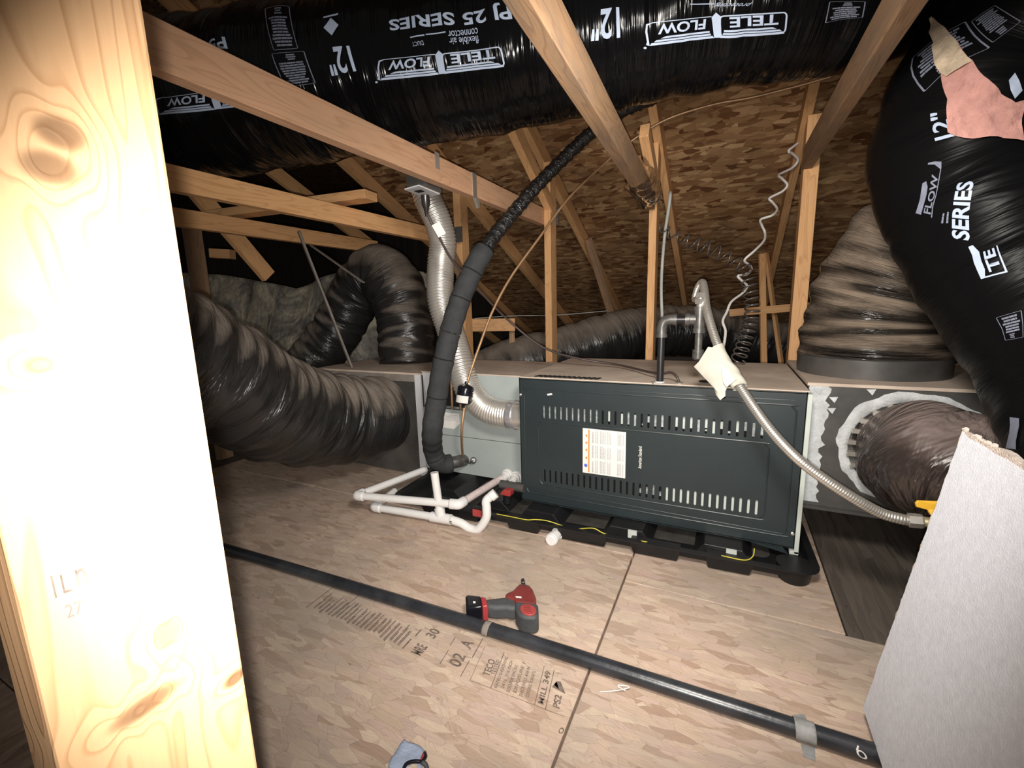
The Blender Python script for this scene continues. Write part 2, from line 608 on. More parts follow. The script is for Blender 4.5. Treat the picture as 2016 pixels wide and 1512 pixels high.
M_FOAM = plain('grey_black_pipe_foam', (.042, .044, .046), .8, vary=.15, scale=30, bump=.25, spec=.2)
M_TAPE_BLACK = film('shiny_black_wrap', base=(.016, .016, .017), rough=.18, across=60, along=25, bump=.8, spec=.8, dist=.006)
M_PVC = plain('white_pvc', (.74, .73, .72), .35, vary=.04, scale=12)
M_PVC_OLD = plain('pinkish_primed_pvc', (.70, .58, .57), .4, vary=.1, scale=40)
M_PAN = plain('black_plastic_pan', (.011, .011, .012), .42, vary=.2, scale=20, spec=.4)
M_PAN_IN = plain('dusty_pan_floor', (.05, .046, .042), .8, vary=.4, scale=12, spec=.2)
M_RED = plain('red_plastic', (.36, .04, .04), .45, vary=.1)
M_REDTOOL = plain('red_tool_shell', (.17, .030, .028), .38, vary=.15, scale=30)
M_REDDISC = plain('bright_red_cap', (.33, .05, .048), .45, vary=.1)
M_TOOLGREY = plain('charcoal_rubber', (.055, .057, .06), .65, vary=.15, scale=60)
M_TOOLBLACK = plain('gloss_black_battery', (.008, .008, .012), .2, vary=.2)
M_YELLOW = plain('yellow_wire', (.60, .52, .06), .5, vary=.05)
M_HANDLE = plain('yellow_valve_lever', (.80, .45, .04), .45, vary=.06)
M_BRASS = plain('dull_brass', (.45, .40, .22), .4, metal=.6, vary=.15)
M_COPPER = plain('dull_copper', (.40, .24, .13), .42, metal=.45, vary=.2, scale=30)
M_CORD_W = plain('white_cord', (.68, .65, .62), .5, vary=.05)
M_CORD_B = plain('black_cord', (.022, .019, .018), .32, vary=.1, spec=.7)
M_COIL = plain('glint_paled_coil', (.085, .075, .07), .28, vary=.1, spec=.9)  # base paled to put the black coil's glints into its colour
M_CORD_BR = plain('dark_brown_cord', (.055, .038, .034), .45, vary=.15)
M_PAPER = plain('paper', (.74, .72, .69), .8, vary=.04, scale=20)
M_PAPER_OLD = plain('cream_paper', (.47, .45, .385), .8, vary=.08, scale=20)
M_INK = plain('grey_ink', (.45, .45, .46), .8, vary=.1)
M_INK_DK = plain('black_ink', (.05, .045, .045), .8, vary=.1)
M_STAMP = plain('worn_floor_stamp', (.15, .115, .095), .85, vary=.55, scale=60)
M_ORANGE = plain('orange_print', (.75, .25, .04), .6, vary=.05)
M_BLUE = plain('blue_print', (.10, .16, .62), .6, vary=.05)
M_FOILRED = plain('red_foil_tape', (.55, .08, .10), .25, metal=.5, vary=.5, scale=60)
M_FOIL = plain('silver_foil_tape', (.62, .60, .62), .25, metal=.7, vary=.15, scale=40)
M_BOARD = plain('white_board_paper', (.76, .78, .85), .85, vary=.07, scale=70, bump=.25, spec=.2)
M_GYPSUM = plain('crumbly_board_core', (.62, .53, .47), .95, vary=.2, scale=80, bump=.8, spec=.1)
M_RAG = plain('blue_grey_cloth', (.33, .38, .50), .9, vary=.15, scale=40, bump=.5, spec=.1)
M_BLACK = plain('matte_black', (.006, .006, .006), .8, vary=.1)
M_DUCTTAPE = plain('grey_duct_tape', (.26, .26, .26), .55, vary=.25, scale=40)
M_STRAPDUST = plain('dusty_strap', (.22, .19, .165), .85, vary=.2, scale=20)
M_CONDUIT = plain('pale_conduit', (.42, .44, .42), .45, vary=.2, scale=12)
M_CLEAR = NT('clear_film').set(col=(.9, .88, .86), rough=.08, trans=1.0, alpha=.55, spec=.6).m
M_BITS = plain('grey_burner_metal', (.40, .42, .42), .4, metal=.3, vary=.5, scale=60)


# ------------------------------------------------------------------ the setting: floor and roof deck
def slab(name, x0, y0, x1, y1, z0, z1, m, parent, rot=False, off=(0, 0)):
    b = MB()
    b.box((x0, y0, z0), (x1, y1, z1))
    v = b.v[0]
    b.uv[0] = np.stack([v[:, 1]+off[0], v[:, 0]+off[1]], 1) if rot else v[:, :2]+np.array(off)
    return b.ob(name, m, parent, bevel=.0015, segs=1)


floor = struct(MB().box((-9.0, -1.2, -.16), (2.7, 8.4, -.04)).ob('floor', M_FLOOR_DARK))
g = .003
slab('floor_panel', -2.7, .30, -.2695-g, 1.50-g, -.04, 0, M_FLOOR, floor)
slab('floor_panel', -.2695+g, .30, 2.2, 1.338-g, -.04, 0, M_FLOOR, floor, off=(3.1, 1.7))
slab('floor_panel', -.2695+g, 1.338+g, .330-g, 2.72, -.04, 0, M_FLOOR, floor, off=(1.1, 5.7))
slab('floor_panel', .330+g, 1.338+g, 2.2, 2.72, -.04, -.004, M_FLOOR_DARK, floor, rot=True)
slab('floor_panel', -2.7, 1.50+g, -.2695-g, 2.72, -.04, -.001, M_FLOOR, floor, off=(-3, 2))
slab('floor_panel', -2.7, -.92, -.2695-g, .30-g, -.04, 0, M_FLOOR, floor, rot=True)
slab('floor_panel', -.2695+g, -.92, 2.2, .30-g, -.04, 0, M_FLOOR, floor, rot=True)
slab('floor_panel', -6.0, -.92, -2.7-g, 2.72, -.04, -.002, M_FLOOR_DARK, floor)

SLOPE = 0.45
def deck_z(y):
    return 1.78-SLOPE*(y-2.45)
ca = 1/math.sqrt(1+SLOPE*SLOPE)
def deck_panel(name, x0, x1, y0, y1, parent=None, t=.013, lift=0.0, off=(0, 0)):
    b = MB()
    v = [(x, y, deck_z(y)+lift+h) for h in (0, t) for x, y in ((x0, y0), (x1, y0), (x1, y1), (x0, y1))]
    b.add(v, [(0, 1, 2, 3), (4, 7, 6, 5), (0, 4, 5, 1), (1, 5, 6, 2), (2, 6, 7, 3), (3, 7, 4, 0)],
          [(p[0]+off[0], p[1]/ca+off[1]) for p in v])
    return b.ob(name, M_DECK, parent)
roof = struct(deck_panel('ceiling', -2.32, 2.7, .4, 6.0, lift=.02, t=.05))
# deeper bay under a higher roof, added at left so that side falls dark
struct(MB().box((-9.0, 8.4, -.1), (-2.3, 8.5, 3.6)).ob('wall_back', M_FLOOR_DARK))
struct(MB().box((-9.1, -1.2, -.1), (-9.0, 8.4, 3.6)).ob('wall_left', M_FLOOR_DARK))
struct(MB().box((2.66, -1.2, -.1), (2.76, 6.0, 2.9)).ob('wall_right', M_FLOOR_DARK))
b = MB()
b.box((-9.0, -1.2, 3.5), (-2.32, 8.4, 3.6))
struct(b.ob('added_bay_roof', M_DECK))
struct(MB().add([(-2.33, .4, deck_z(.4)), (-2.33, 6.0, deck_z(6.0)), (-2.33, 8.4, .2), (-2.33, 8.4, 3.5), (-2.33, .4, 3.5), (-2.31, .4, deck_z(.4)), (-2.31, 6.0, deck_z(6.0)), (-2.31, 8.4, .2), (-2.31, 8.4, 3.5), (-2.31, .4, 3.5)], [(0, 1, 2, 3, 4), (9, 8, 7, 6, 5)]+[(i, i+5, (i+1) % 5+5, (i+1) % 5) for i in range(5)]).ob('added_bay_side', M_DECK))
ys = [.45, 1.55, 2.66, 3.77, 4.88, 5.95]
for i in range(5):
    xs = [-2.31, .25, 2.65] if i % 2 else [-2.31, -.97, 1.47, 2.65]
    for j in range(len(xs)-1):
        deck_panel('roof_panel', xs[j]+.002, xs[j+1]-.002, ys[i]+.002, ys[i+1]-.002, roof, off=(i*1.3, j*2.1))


# ------------------------------------------------------------------ framing lumber
def stick(name, label, cat, p0, p1, w, h, m=None, yd=None, bevel=.002, group=None, parent=None):
    """board from p0 to p1; w across (along yd), h the other way"""
    p0, p1 = Vector(p0), Vector(p1)
    x = (p1-p0).normalized()
    y = Vector(yd) if yd else Vector((0, 0, 1)).cross(x)
    y = (y-x*y.dot(x)).normalized()
    z = x.cross(y)
    L = (p1-p0).length
    o = MB().box((-L/2, -w/2, -h/2), (L/2, w/2, h/2)).ob(name, m or M_LUMBER, bevel=bevel)
    o.matrix_world = Matrix.Translation((p0+p1)/2) @ Matrix((x, y, z)).transposed().to_4x4()
    if label:
        tag(o, label, cat, group)
    return o


W, D = .038, .089
stick('post', 'blown-out knotty pine post at the left edge, right beside the camera', 'post', (-.299, .106, 0), (-.299, .106, 1.9), D, W, M_POST, yd=(0, 1, 0))
# long level braces, running away from the camera
b1 = stick('collar_tie', 'long pale brace from behind the near post to the stud above the foam pipe', 'beam', (-.987, -.6, 1.3915), (-.987, 2.43, 1.3915), W, D, M_LUMBER_MID)
stick('collar_tie', 'dusty middle brace under the black duct, its far end in clear film', 'beam', (-.268, -.4, 1.3915), (-.384, 2.40, 1.400), W, D, M_LUMBER_OLD)
stick('collar_tie', 'dusty brace at upper right between the two black ducts', 'beam', (.262, -.3, 1.400), (.268, 2.43, 1.500), W, D, M_LUMBER_OLD)
stick('collar_tie', 'upper of the two level braces seen left of the silver vent', 'beam', (-1.599, -.5, 1.3225), (-1.599, 2.43, 1.3225), W, .078)
stick('collar_tie', 'lower of the two level braces at left, ending behind the arched duct', 'beam', (-2.209, -.5, 1.3225), (-2.209, 2.43, 1.3225), W, .078)
# studs
def stud(x, label, top, y=2.475, z0=-.004, w=W, d=D, m=None):
    return stick('wall_stud', label, 'stud', (x, y, z0), (x, y, top), w, d, m, yd=(1, 0, 0))
stud(-.950, 'stud behind the furnace just right of the tan copper tube', 1.675, w=.040)
stud(-.378, 'stud behind the black gas riser, under the film-wrapped brace', 1.675)
stud(.285, 'stud right of the white coiled cord, behind the plenum', 1.675, w=.058)
stud(-1.545, 'shadowed stud behind the silver vent pipe', 1.675, w=.05)
stud(-2.83, 'short dark stud beside the near post, above the grey blanket', 1.45, y=1.60, m=M_LUMBER_OLD, z0=.0)
# rafters and webs
def rafter(x, label, y0=.9, y1=5.6, group=None):
    dz = -.06
    return stick('roof_rafter', label, 'rafter', (x, y0, deck_z(y0)+dz), (x, y1, deck_z(y1)+dz), W, D, group=group)
for x, l in ((-2.83, 'rafter at far left, above the short dark stud'), (-2.22, 'rafter above the lower left brace'), (-1.60, 'rafter between the left end of the black duct and the cut block'),
             (-.985, 'rafter over the stud right of the copper tube'), (-.365, 'rafter over the stud behind the gas riser'), (.255, 'rafter over the stud right of the white coiled cord'), (.87, 'rafter behind the hanging black duct at right')):
    rafter(x, l)
stick('truss_web', 'slanting web dropping from the roof to the stud right of the copper tube', 'web', (-.957, 1.86, 1.815), (-.945, 2.47, 1.44), W, D*.8)
stick('truss_web', 'slanting web running into the top of the stud behind the gas riser', 'web', (-.350, 1.98, 1.585), (-.350, 2.28, 1.44), W, D*.7)
stick('truss_web', 'slanting web crossing behind both left braces down to the grey blanket', 'web', (-2.57, 1.30, 1.78), (-2.57, 1.86, 1.12), W, D)
stick('truss_web', 'leaning web right of the silver vent, in shadow', 'web', (-1.50, 1.95, 1.55), (-1.54, 2.5, 1.05), W, D*.7, M_LUMBER_OLD)
stick('lumber_block', 'short two-by-four with a sawn end lying across the left braces', 'block', (-3.2, 1.40, 1.40), (-1.46, 1.60, 1.40), D, W)
stick('lumber_block', 'small cut block on the grey blanket near the post', 'block', (-2.916, 1.749, 1.272), (-2.802, 1.803, 1.263), .065, .055, M_LUMBER)
stick('lumber_brace', 'thin level board behind the black coiled cord', 'board', (-0.0054, 3.49, 0.8128), (0.728, 3.409, 0.8695), .02, .05)
stick('lumber_brace', 'thin upright stick left of the right stud, nearest the coil', 'board', (0.1721, 3.541, 1.204), (0.2252, 3.417, 0.4394), .038, .02)
stick('lumber_brace', 'thin leaning stick just left of the right stud', 'board', (0.2031, 3.672, 1.22), (0.3489, 3.584, 0.4031), .038, .02)
stick('lumber_brace', 'short level board under the roof right of the silver vent', 'board', (-1.581, 2.593, 0.7809), (-1.309, 2.727, 0.7762), .038, .085)
stick('lumber_brace', 'short upright below the level board, beside the copper tube', 'board', (-1.632, 2.621, 0.7624), (-1.598, 2.56, 0.3651), .05, .038)
stick('lumber_brace', 'dark short upright below the right end of the small level board', 'board', (-1.369, 2.8, 0.727), (-1.343, 2.739, 0.348), .038, .03, M_LUMBER_OLD)
stick('lumber_brace', 'dim strip leaning down the roof deck to the long dusty duct', 'board', (-0.917, 3.123, 1.348), (-0.7948, 3.425, 0.7355), .03, .05, M_LUMBER_OLD)
stick('dusty_lath', 'dusty lath leaning in front of the lower left brace and blanket', 'strip', (-2.086, 1.715, 1.323), (-1.983, 1.9, 0.5652), .03, .012, M_STRAPDUST)
stick('dusty_lath', 'thin dusty strap from the blanket to the arched duct', 'strip', (-2.239, 1.915, 1.284), (-1.835, 1.899, 1.051), .02, .006, M_STRAPDUST)
# nail plates, straps
for i, (pt, l) in enumerate((((-1.497, 2.358, 1.332), 'square nail plate on the shadowed stud'), ((-0.9448, 2.519, 1.398), 'nail plate where the long brace meets its stud'))):
    c = Vector(pt)
    tag(MB().box((c.x-.03, c.y-.004, c.z-.045), (c.x+.03, c.y+.001, c.z+.045)).ob('nail_plate', M_GALV), l, 'plate')
strap = MB()
ysd = 1.665
strap.box((-.9675, ysd-.016, 1.338), (-.9655, ysd+.016, 1.437)).box((-1.0085, ysd-.016, 1.436), (-.9655, ysd+.016, 1.4385)).box((-1.01, ysd-.016, 1.37), (-1.007, ysd+.016, 1.437))
strap.prism([(ysd-.016, 1.338), (ysd+.016, 1.338), (ysd+.02, 1.31), (ysd+.008, 1.302)], -.9675, -.955, axis=0)
tag(strap.ob('metal_strap', M_STEEL), 'galvanised strap folded over the long brace near its far end', 'strap')
tag(MB().box((-.9675, 1.395, 1.39), (-.9655, 1.42, 1.445)).ob('metal_strap', M_STRAPDUST), 'small dark strap on the long brace beneath the bright vent pipe', 'strap')

# ------------------------------------------------------------------ furnace
fur = thing('furnace', 'dark slate furnace lying on its side in the middle of the attic', 'furnace', (-.267, 1.98, .07))
fx0, fx1, fz0, fz1, fy = -.775, .241, .07, .608, 1.634
b = MB()
b.box((fx0, fy+.022, fz0), (fx0+.012, 2.33, fz1)).box((fx1-.012, fy+.022, fz0), (fx1, 2.33, fz1))
b.box((fx0, fy+.022, fz0), (fx1, 2.33, fz0+.012)).box((fx0, 2.318, fz0), (fx1, 2.33, fz1))
b.ob('cabinet', M_CASE, fur, bevel=.002)
MB().box((fx0, fy+.012, fz1-.004), (fx1, 2.33, fz1+.002)).ob('top_panel', M_DUST, fur, bevel=.002)['label'] = 'dusty tan top of the furnace'
MB().box((fx0+.02, fy+.14, fz0+.02), (fx1-.02, fy+.15, fz1-.02)).ob('recess_shade_sheet', M_BLACK, fur)  # black sheet stands for the dark depth behind the door slots
# door with two rows of slots
door = MB()
N_S, sx0, sx1, sw_, sh = 33, -.6631, .1155, .0078, .054
pitch = (sx1-sx0)/(N_S-1)
zu, zl = .4700, .1972
def slot_row(zc, hh):
    for i in range(N_S):
        xc = sx0+i*pitch
        x0, x1 = xc-pitch/2, xc+pitch/2
        z0, z1 = zc-hh, zc+hh
        a, c = sw_/2, .003
        inn = [(xc-a, zc-sh/2+c), (xc-a+c, zc-sh/2), (xc+a-c, zc-sh/2), (xc+a, zc-sh/2+c), (xc+a, zc+sh/2-c), (xc+a-c, zc+sh/2), (xc-a+c, zc+sh/2), (xc-a, zc+sh/2-c)]
        out = [(x0, z0+c), (x0, z0), (x1, z0), (x1, z0+c), (x1, z1-c), (x1, z1), (x0, z1), (x0, z1-c)]
        v = [(p, fy, q) for p, q in out]+[(p, fy, q) for p, q in inn]+[(p, fy+.004, q) for p, q in inn]
        f = [(k, (k+1) % 8, (k+1) % 8+8, k+8) for k in range(8)]+[(k+8, (k+1) % 8+8, (k+1) % 8+16, k+16) for k in range(8)]
        door.add(v, f)
HH = .036
slot_row(zu, HH)
slot_row(zl, HH)
xa, xb = sx0-pitch/2, sx1+pitch/2
def sheet(x0, z0, x1, z1):
    door.add([(x0, fy, z0), (x1, fy, z0), (x1, fy, z1), (x0, fy, z1)], [(0, 1, 2, 3)])
sheet(fx0+.004, fz0+.004, xa, fz1-.004)
sheet(xb, fz0+.004, fx1-.008, fz1-.004)
sheet(xa, fz0+.004, xb, zl-HH)
sheet(xa, zl+HH, xb, zu-HH)
sheet(xa, zu+HH, xb, fz1-.004)
# turned edges of the door
for lo, hi in (((fx0+.002, fy, fz0+.002), (fx0+.006, fy+.03, fz1-.002)), ((fx1-.010, fy, fz0+.002), (fx1-.006, fy+.03, fz1-.002)), ((fx0+.002, fy, fz1-.006), (fx1-.006, fy+.03, fz1-.002)), ((fx0+.002, fy, fz0+.002), (fx1-.006, fy+.03, fz0+.006))):
    door.box(lo, hi)
def bead(pts, r=.0035):
    P = [(p[0], fy+.0012, p[1]) for p in pts]
    door.tube(P, r, n=8, step=.012, up=(0, 1, 0))
def rpath(x0, z0, x1, z1, q):
    p = []
    for cx_, cz_, a0 in ((x0+q, z1-q, 180), (x1-q, z1-q, 90), (x1-q, z0+q, 0), (x0+q, z0+q, -90)):
        for i in range(5):
            a = math.radians(a0-90*i/4)
            p.append((cx_+q*math.cos(a), cz_+q*math.sin(a)))
        nxt = {180: (x1-q, z1), 90: (x1, z0+q), 0: (x0+q, z0), -90: (x0, z1-q)}[a0]
        p.append(((p[-1][0]+nxt[0])/2, (p[-1][1]+nxt[1])/2))
    p.append(p[0])
    return p
bead(rpath(-.752, .110, .2075, .563, .03))
bead(rpath(-.690, .1560, .140, .4290, .03))
bead([(-.752, .135), (-.3, .126), (.2, .118)], .002)
bead([(-.5, .5745), (-.1, .577), (.2, .579)], .002)
door.ob('door_panel', M_GREEN, fur, smooth=True)
# burner parts glimpsed through the slots
r_ = random.Random(5)
bits_w, bits_s = MB(), MB()
for i in range(N_S):
    xc = sx0+i*pitch
    tgt = bits_s if i < 10 else (bits_w if r_.random() < .4 else bits_s)
    if not (i in (10, 12, 16, 20, 28)):
        h0 = r_.uniform(-.028, -.005) if i >= 10 else -.034
        tgt.box((xc-.011, fy+.008+r_.uniform(0, .012), zu+h0), (xc+.009, fy+.03, zu+.034-(r_.uniform(0, .02) if i >= 10 else 0)))
    if i % 3 == 1:
        bits_w.box((xc-.004, fy+.03, zu-.026), (xc+.004, fy+.035, zu-.02))
    if i >= 20:
        bits_w.box((xc-.011, fy+.009, zl-.034), (xc+.011, fy+.02, zl+.034))
    elif i > 15:
        bits_s.box((xc-.005, fy+.02, zl-.02), (xc+.003, fy+.03, zl+r_.uniform(-.01, .02)))
    else:
        bits_w.box((xc-.004, fy+.03, zl+.014), (xc+.004, fy+.036, zl+.021))
bits_s.ob('burner_part', M_BITS, fur)['kind'] = 'stuff'
bits_w.ob('burner_part', M_CASE_EDGE, fur)['kind'] = 'stuff'
MB().box((fx1-.007, fy-.004, fz0-.014), (fx1+.006, fy+.03, fz1-.006)).box((fx1-.02, fy-.004, fz0-.018), (fx1+.006, fy+.02, fz0-.006)).ob('side_flange', M_CASE_EDGE, fur, bevel=.001)['label'] = 'narrow pale edge strip at the right end'
# warning label
lx0, lx1, lz0, lz1 = -.499, -.330, .2355, .4195
lab = MB().box((lx0, fy-.0014, lz0), (lx1, fy-.0005, lz1)).ob('warning_label', M_PAPER, fur)
lf = on_plane((lx0, fy-.0019, lz0), (lx1-lx0, 0, 0), (0, 0, lz1-lz0))
# print runs up the label: unit box turned a quarter
lt = on_plane((lx1, fy-.0019, lz0), (0, 0, lz1-lz0), (-(lx1-lx0), 0, 0))
def lab_print(items, m, f=lt):
    return decal('label_print', items, f, m, lab, .2)
txt = []
for k, (y0, y1, rows) in enumerate(((.74, .80, 1), (.64, .71, 2), (.46, .60, 4), (.34, .43, 3), (.10, .20, 3), (.05, .08, 1))):
    for c in range(3):
        txt += bars(.03+c*.33, y0, .03+c*.33+.29, y1, rows, k*7+c, .6, .15, False)
lab_print(txt, M_INK)['kind'] = 'stuff'
lab_print([rect(.02, .835, .98, .868)], M_ORANGE)
for z in (.34, .52, .68, .84):
    lab_print([poly((z-.035, .89), (z+.035, .89), (z, .945))], M_ORANGE)
lab_print([disc(.17, .925, .04, .042)], M_BLUE)
# the maker's name, reading upwards
decal('printed_name', [text('American Standard', 0, 0, 1, 1, .012)], on_plane((-.2705, fy-.001, .283), (0, 0, .087), (-.0125, 0, 0)), M_PAPER, fur, .2)
for x, z in ((-.768, .536), (.226, .125), (-.765, .13)):
    MB().lathe((x, fy+.001, z), (x, fy-.006, z), [(0, .006), (.004, .006), (.005, .004)], 8).ob('screw', M_STEEL, fur)
MB().prism([(-.648, .5475), (-.628, .5515), (-.625, .5445), (-.645, .541)], fy-.004, fy, axis=1).ob('door_clip', M_WHITE_STEEL, fur)
# vent louvres stamped in the top at its left end
lv = MB()
for i in range(13):
    x = -.715+i*.021
    lv.prism([(x, 1.662), (x+.012, 1.662), (x+.020, 1.70), (x+.008, 1.70)], fz1+.002, fz1+.005, axis=2)
lv.ob('top_louver', M_BLACK, fur)['kind'] = 'stuff'
for x, y, r, m in ((-.152, 1.665, .014, M_STEEL), (-.236, 1.655, .012, M_STEEL)):
    MB().lathe((x, y, fz1), (x, y, fz1+.008), [(0, r), (.005, r), (.008, r*.7)], 12).ob('cable_clamp', m, fur)
MB().lathe((-.069, 1.730, fz1+.001), (-.069, 1.730, fz1+.005), [(0, .022), (.004, .022)], 20).ob('knockout', M_BLACK, fur, smooth=True)

# ------------------------------------------------------------------ coil cabinet
coil = thing('coil_cabinet', 'pale grey-green coil cabinet joined to the furnace at its left', 'cabinet', (-1.1, 2.1, .02))
cx0, cx1, cy = -1.418, -.777, 1.82
cz0, cz1, seam1, seam2 = .0605, 0.5767, 0.2548, 0.3937
b = MB()
b.box((cx0, cy+.012, cz0), (cx1, 2.33, cz0+.01)).box((cx0, 2.32, cz0), (cx1, 2.33, cz1)).box((cx0, cy+.012, cz0), (cx0+.01, 2.33, cz1)).box((cx1-.012, cy+.012, cz0), (cx1, 2.33, cz1))
b.box((cx0, cy+.3, cz0), (cx1, cy+.31, cz1))
b.ob('cabinet', M_CASE, coil)
MB().box((cx0, cy, cz1), (cx1, 2.33, cz1+.006)).ob('top_panel', M_DUST, coil)['label'] = 'dusty tan top'
MB().box((cx0, cy, cz0), (cx1, cy+.012, seam1-.0015)).ob('lower_panel', M_CASE, coil, bevel=.0015)
MB().box((-1.309, cy, seam1+.0015), (cx1, cy+.012, seam2-.0015)).ob('middle_panel', M_CASE, coil, bevel=.0015)
MB().box((-1.162, cy, seam2+.0015), (cx1, cy+.012, cz1)).ob('upper_panel', M_CASE, coil, bevel=.0015)
MB().prism([(cx0+.01, cz1), (cx0+.083, cz1), (cx0+.075, 0.3966), (cx0+.033, 0.4237)], cy-.006, cy+.008, axis=1).ob('side_strip', M_WHITE_STEEL, coil)
MB().box((cx0, cy, seam1+.0015), (-1.312, cy+.012, seam2)).ob('middle_panel', M_CASE, coil, bevel=.0015)
# opening with copper inside
MB().box((cx0+.077, cy+.06, seam2), (-1.152, cy+.07, cz1)).ob('cavity_shade_sheet', M_BLACK, coil)  # flat black sheet paints the shade inside the opening
for x in (-1.258, -1.207):
    MB().tube([(x, cy+.03, .385), (x+.002, cy+.03, .48), (x, cy+.035, .575)], .0066, 10).ob('copper_tube', M_COPPER, coil, smooth=True)
stk = MB().prism([(-1.308, 0.3748), (-1.197, 0.3748), (-1.197, 0.324), (-1.231, 0.292), (-1.308, 0.2949)], cy-.0015, cy-.0004, axis=1).ob('sticker', M_PAPER, coil)
decal('sticker_print', bars(.05, .5, .95, .92, 5, 3, .45, .2, False), on_plane((-1.308, cy-.002, 0.2949), (.111, 0, 0), (0, 0, .08)), M_INK, stk, .2)['kind'] = 'stuff'
# drain sockets
for p in ((-0.9323, 1.82, 0.0983), (-0.8831, 1.82, 0.0953)):
    x, y, z = p
    f_ = MB().lathe((x, cy, z), (x, cy-.062, z-.012), [(0, .028), (.012, .028), (.014, .023), (.026, .023), (.028, .018), (.062, .017)], 18)
    f_.ob('drain_fitting', M_PVC, coil, smooth=True)

# ------------------------------------------------------------------ plenums
pl = thing('left_plenum', 'dusty grey sheet-metal plenum at the left end of the unit', 'plenum', (-1.9, 2.1, .015))
MB().box((-2.17, 1.825, .012), (-1.425, 2.335, 0.567)).ob('box', M_GALV, pl, bevel=.003)
MB().box((-2.18, 1.815, 0.5612), (-1.42, 2.34, 0.5709)).ob('top_panel', M_DUST, pl)
MB().box((-1.459, 1.812, .012), (-1.423, 1.826, 0.5631)).ob('end_flange', M_WHITE_STEEL, pl, bevel=.001)
MB().box((-2.17, 1.813, 0.5244), (-1.462, 1.826, 0.5612)).ob('seam_strip', M_STRAPDUST, pl)

pr = thing('right_plenum', 'dark sheet-metal plenum at the right end with smeared pale sealant', 'plenum', (.55, 2.0, .2))
py = 1.72
MB().box((.245, py, .20), (1.02, 2.33, .618)).ob('box', M_GALV, pr, bevel=.003)
MB().box((.242, py-.004, .616), (1.02, 2.335, .626)).ob('top_panel', M_DUST, pr)
MB().box((.243, py-.012, .192), (1.02, py+.004, .202)).ob('bottom_flange', M_GALV, pr)
# ragged sealant down the joint
def ragged(x0, x1, z0, z1, n, seed, y):
    r = random.Random(seed)
    L = [(x0+r.uniform(-.004, .004), z0+(z1-z0)*i/n) for i in range(n+1)]
    R = [(x1+r.uniform(-.012, .010), z0+(z1-z0)*i/n) for i in range(n, -1, -1)]
    return L+R
b = MB()
P = ragged(.250, .300, .215, .622, 30, 4, py)
n = len(P)
h_ = n//2
for i in range(h_-1):
    q = [P[i], P[n-1-i], P[n-2-i], P[i+1]]
    v = [(x, py-.003, z) for x, z in q]+[(x, py+.001, z) for x, z in q]
    b.add(v, [(0, 1, 2, 3), (0, 4, 5, 1), (1, 5, 6, 2), (2, 6, 7, 3), (3, 7, 4, 0)])
b.ob('joint_sealant', M_MASTIC, pr)
b = MB()
r_ = random.Random(9)
th = np.linspace(0, 2*PI, 73)
cxr, czr = .530, .428
ring = []
for t in th[:-1]:
    ro = .196+r_.uniform(-.002, .003)+.005*math.sin(3*t+1)+.003*math.sin(11*t)
    ri = .165
    ring.append([(cxr+r*math.cos(t), py-h, czr+r*math.sin(t)*.93) for r, h in ((ro, .0005), (ro-.008, .004), (ri, .008), (ri, 0))])
R = np.array(ring)
R = np.vstack([R, R[:1]])
b.rings(R, close=False, cap=False)
b.ob('collar_sealant', M_MASTIC, pr, smooth='all')
for i, t in enumerate(np.linspace(2.0, 4.1, 9)):
    a = (cxr+.158*math.cos(t), py-.02, czr+.158*math.sin(t)*.93)
    k = MB().box((a[0]-.012, a[1]-.006, a[2]-.007), (a[0]+.012, a[1]+.016, a[2]+.007)).ob('collar_tab', M_STEEL, pr)
for x, z in ((.272, .60), (.315, .575), (.312, .538), (.41, .606)):
    MB().prism([(x-.012, z+.006), (x+.012, z+.008), (x+.004, z-.012)], py-.008, py-.003, axis=1).ob('sealant_fleck', M_MASTIC, pr)


# ------------------------------------------------------------------ ducts
def duct(name, label, S, m, n=72, cat='duct', sub=1):
    b = MB()
    b.sweep(S, n)
    o = b.ob(name, m, smooth='all')
    return tag(o, label, cat)


WR_SOFT = ((.0025, 38, 1, .3), (.002, 61, -2, 1.7), (.003, 19, 2, 2.2), (.0012, 97, 2, .4))
WR_OLD = ((.0035, 42, 1, .3), (.003, 71, -2, 1.7), (.003, 29, 3, 2.2), (.0015, 117, 3, .9))
WR_BIG = ((.006, 26, 2, .3), (.005, 48, -3, 1.7), (.004, 81, 4, 2.2))

overhead_path = [(-3.2, .62, 1.66), (-2.3, .93, 1.665), (-1.75, 1.13, 1.67), (-1.2, 1.29, 1.69), (-.66, 1.44, 1.705), (-.15, 1.58, 1.745), (.28, 1.71, 1.765), (.49, 1.78, 1.80)]
overhead_radius = [.25, .25, .25, .235, .22, .21, .21, .19]
S_over = Sweep(overhead_path, overhead_radius, w=WR_SOFT, step=.014)
d_over = duct('overhead_duct', 'shiny black printed flexible duct hung across the top, above the braces', S_over, M_FILM)

elbow_path = [(1.55, 1.30, 2.05), (1.05, 1.42, 1.82), (.78, 1.50, 1.645), (.575, 1.60, 1.46), (.520, 1.61, 1.28), (.572, 1.56, 1.09), (.640, 1.48, .909), (.705, 1.37, .722), (.735, 1.21, .53), (.80, 1.12, .28)]
elbow_radius = [.20, .20, .20, .20, .20, .20, .19, .18, .17, .165]
elbow_up = (.5, .8, .3)
S_elb = Sweep(elbow_path, elbow_radius, up=elbow_up, w=WR_SOFT, step=.014)
d_elb = duct('hanging_duct', 'black printed flexible duct hanging at far right, torn open to pink insulation', S_elb, M_FILM2)

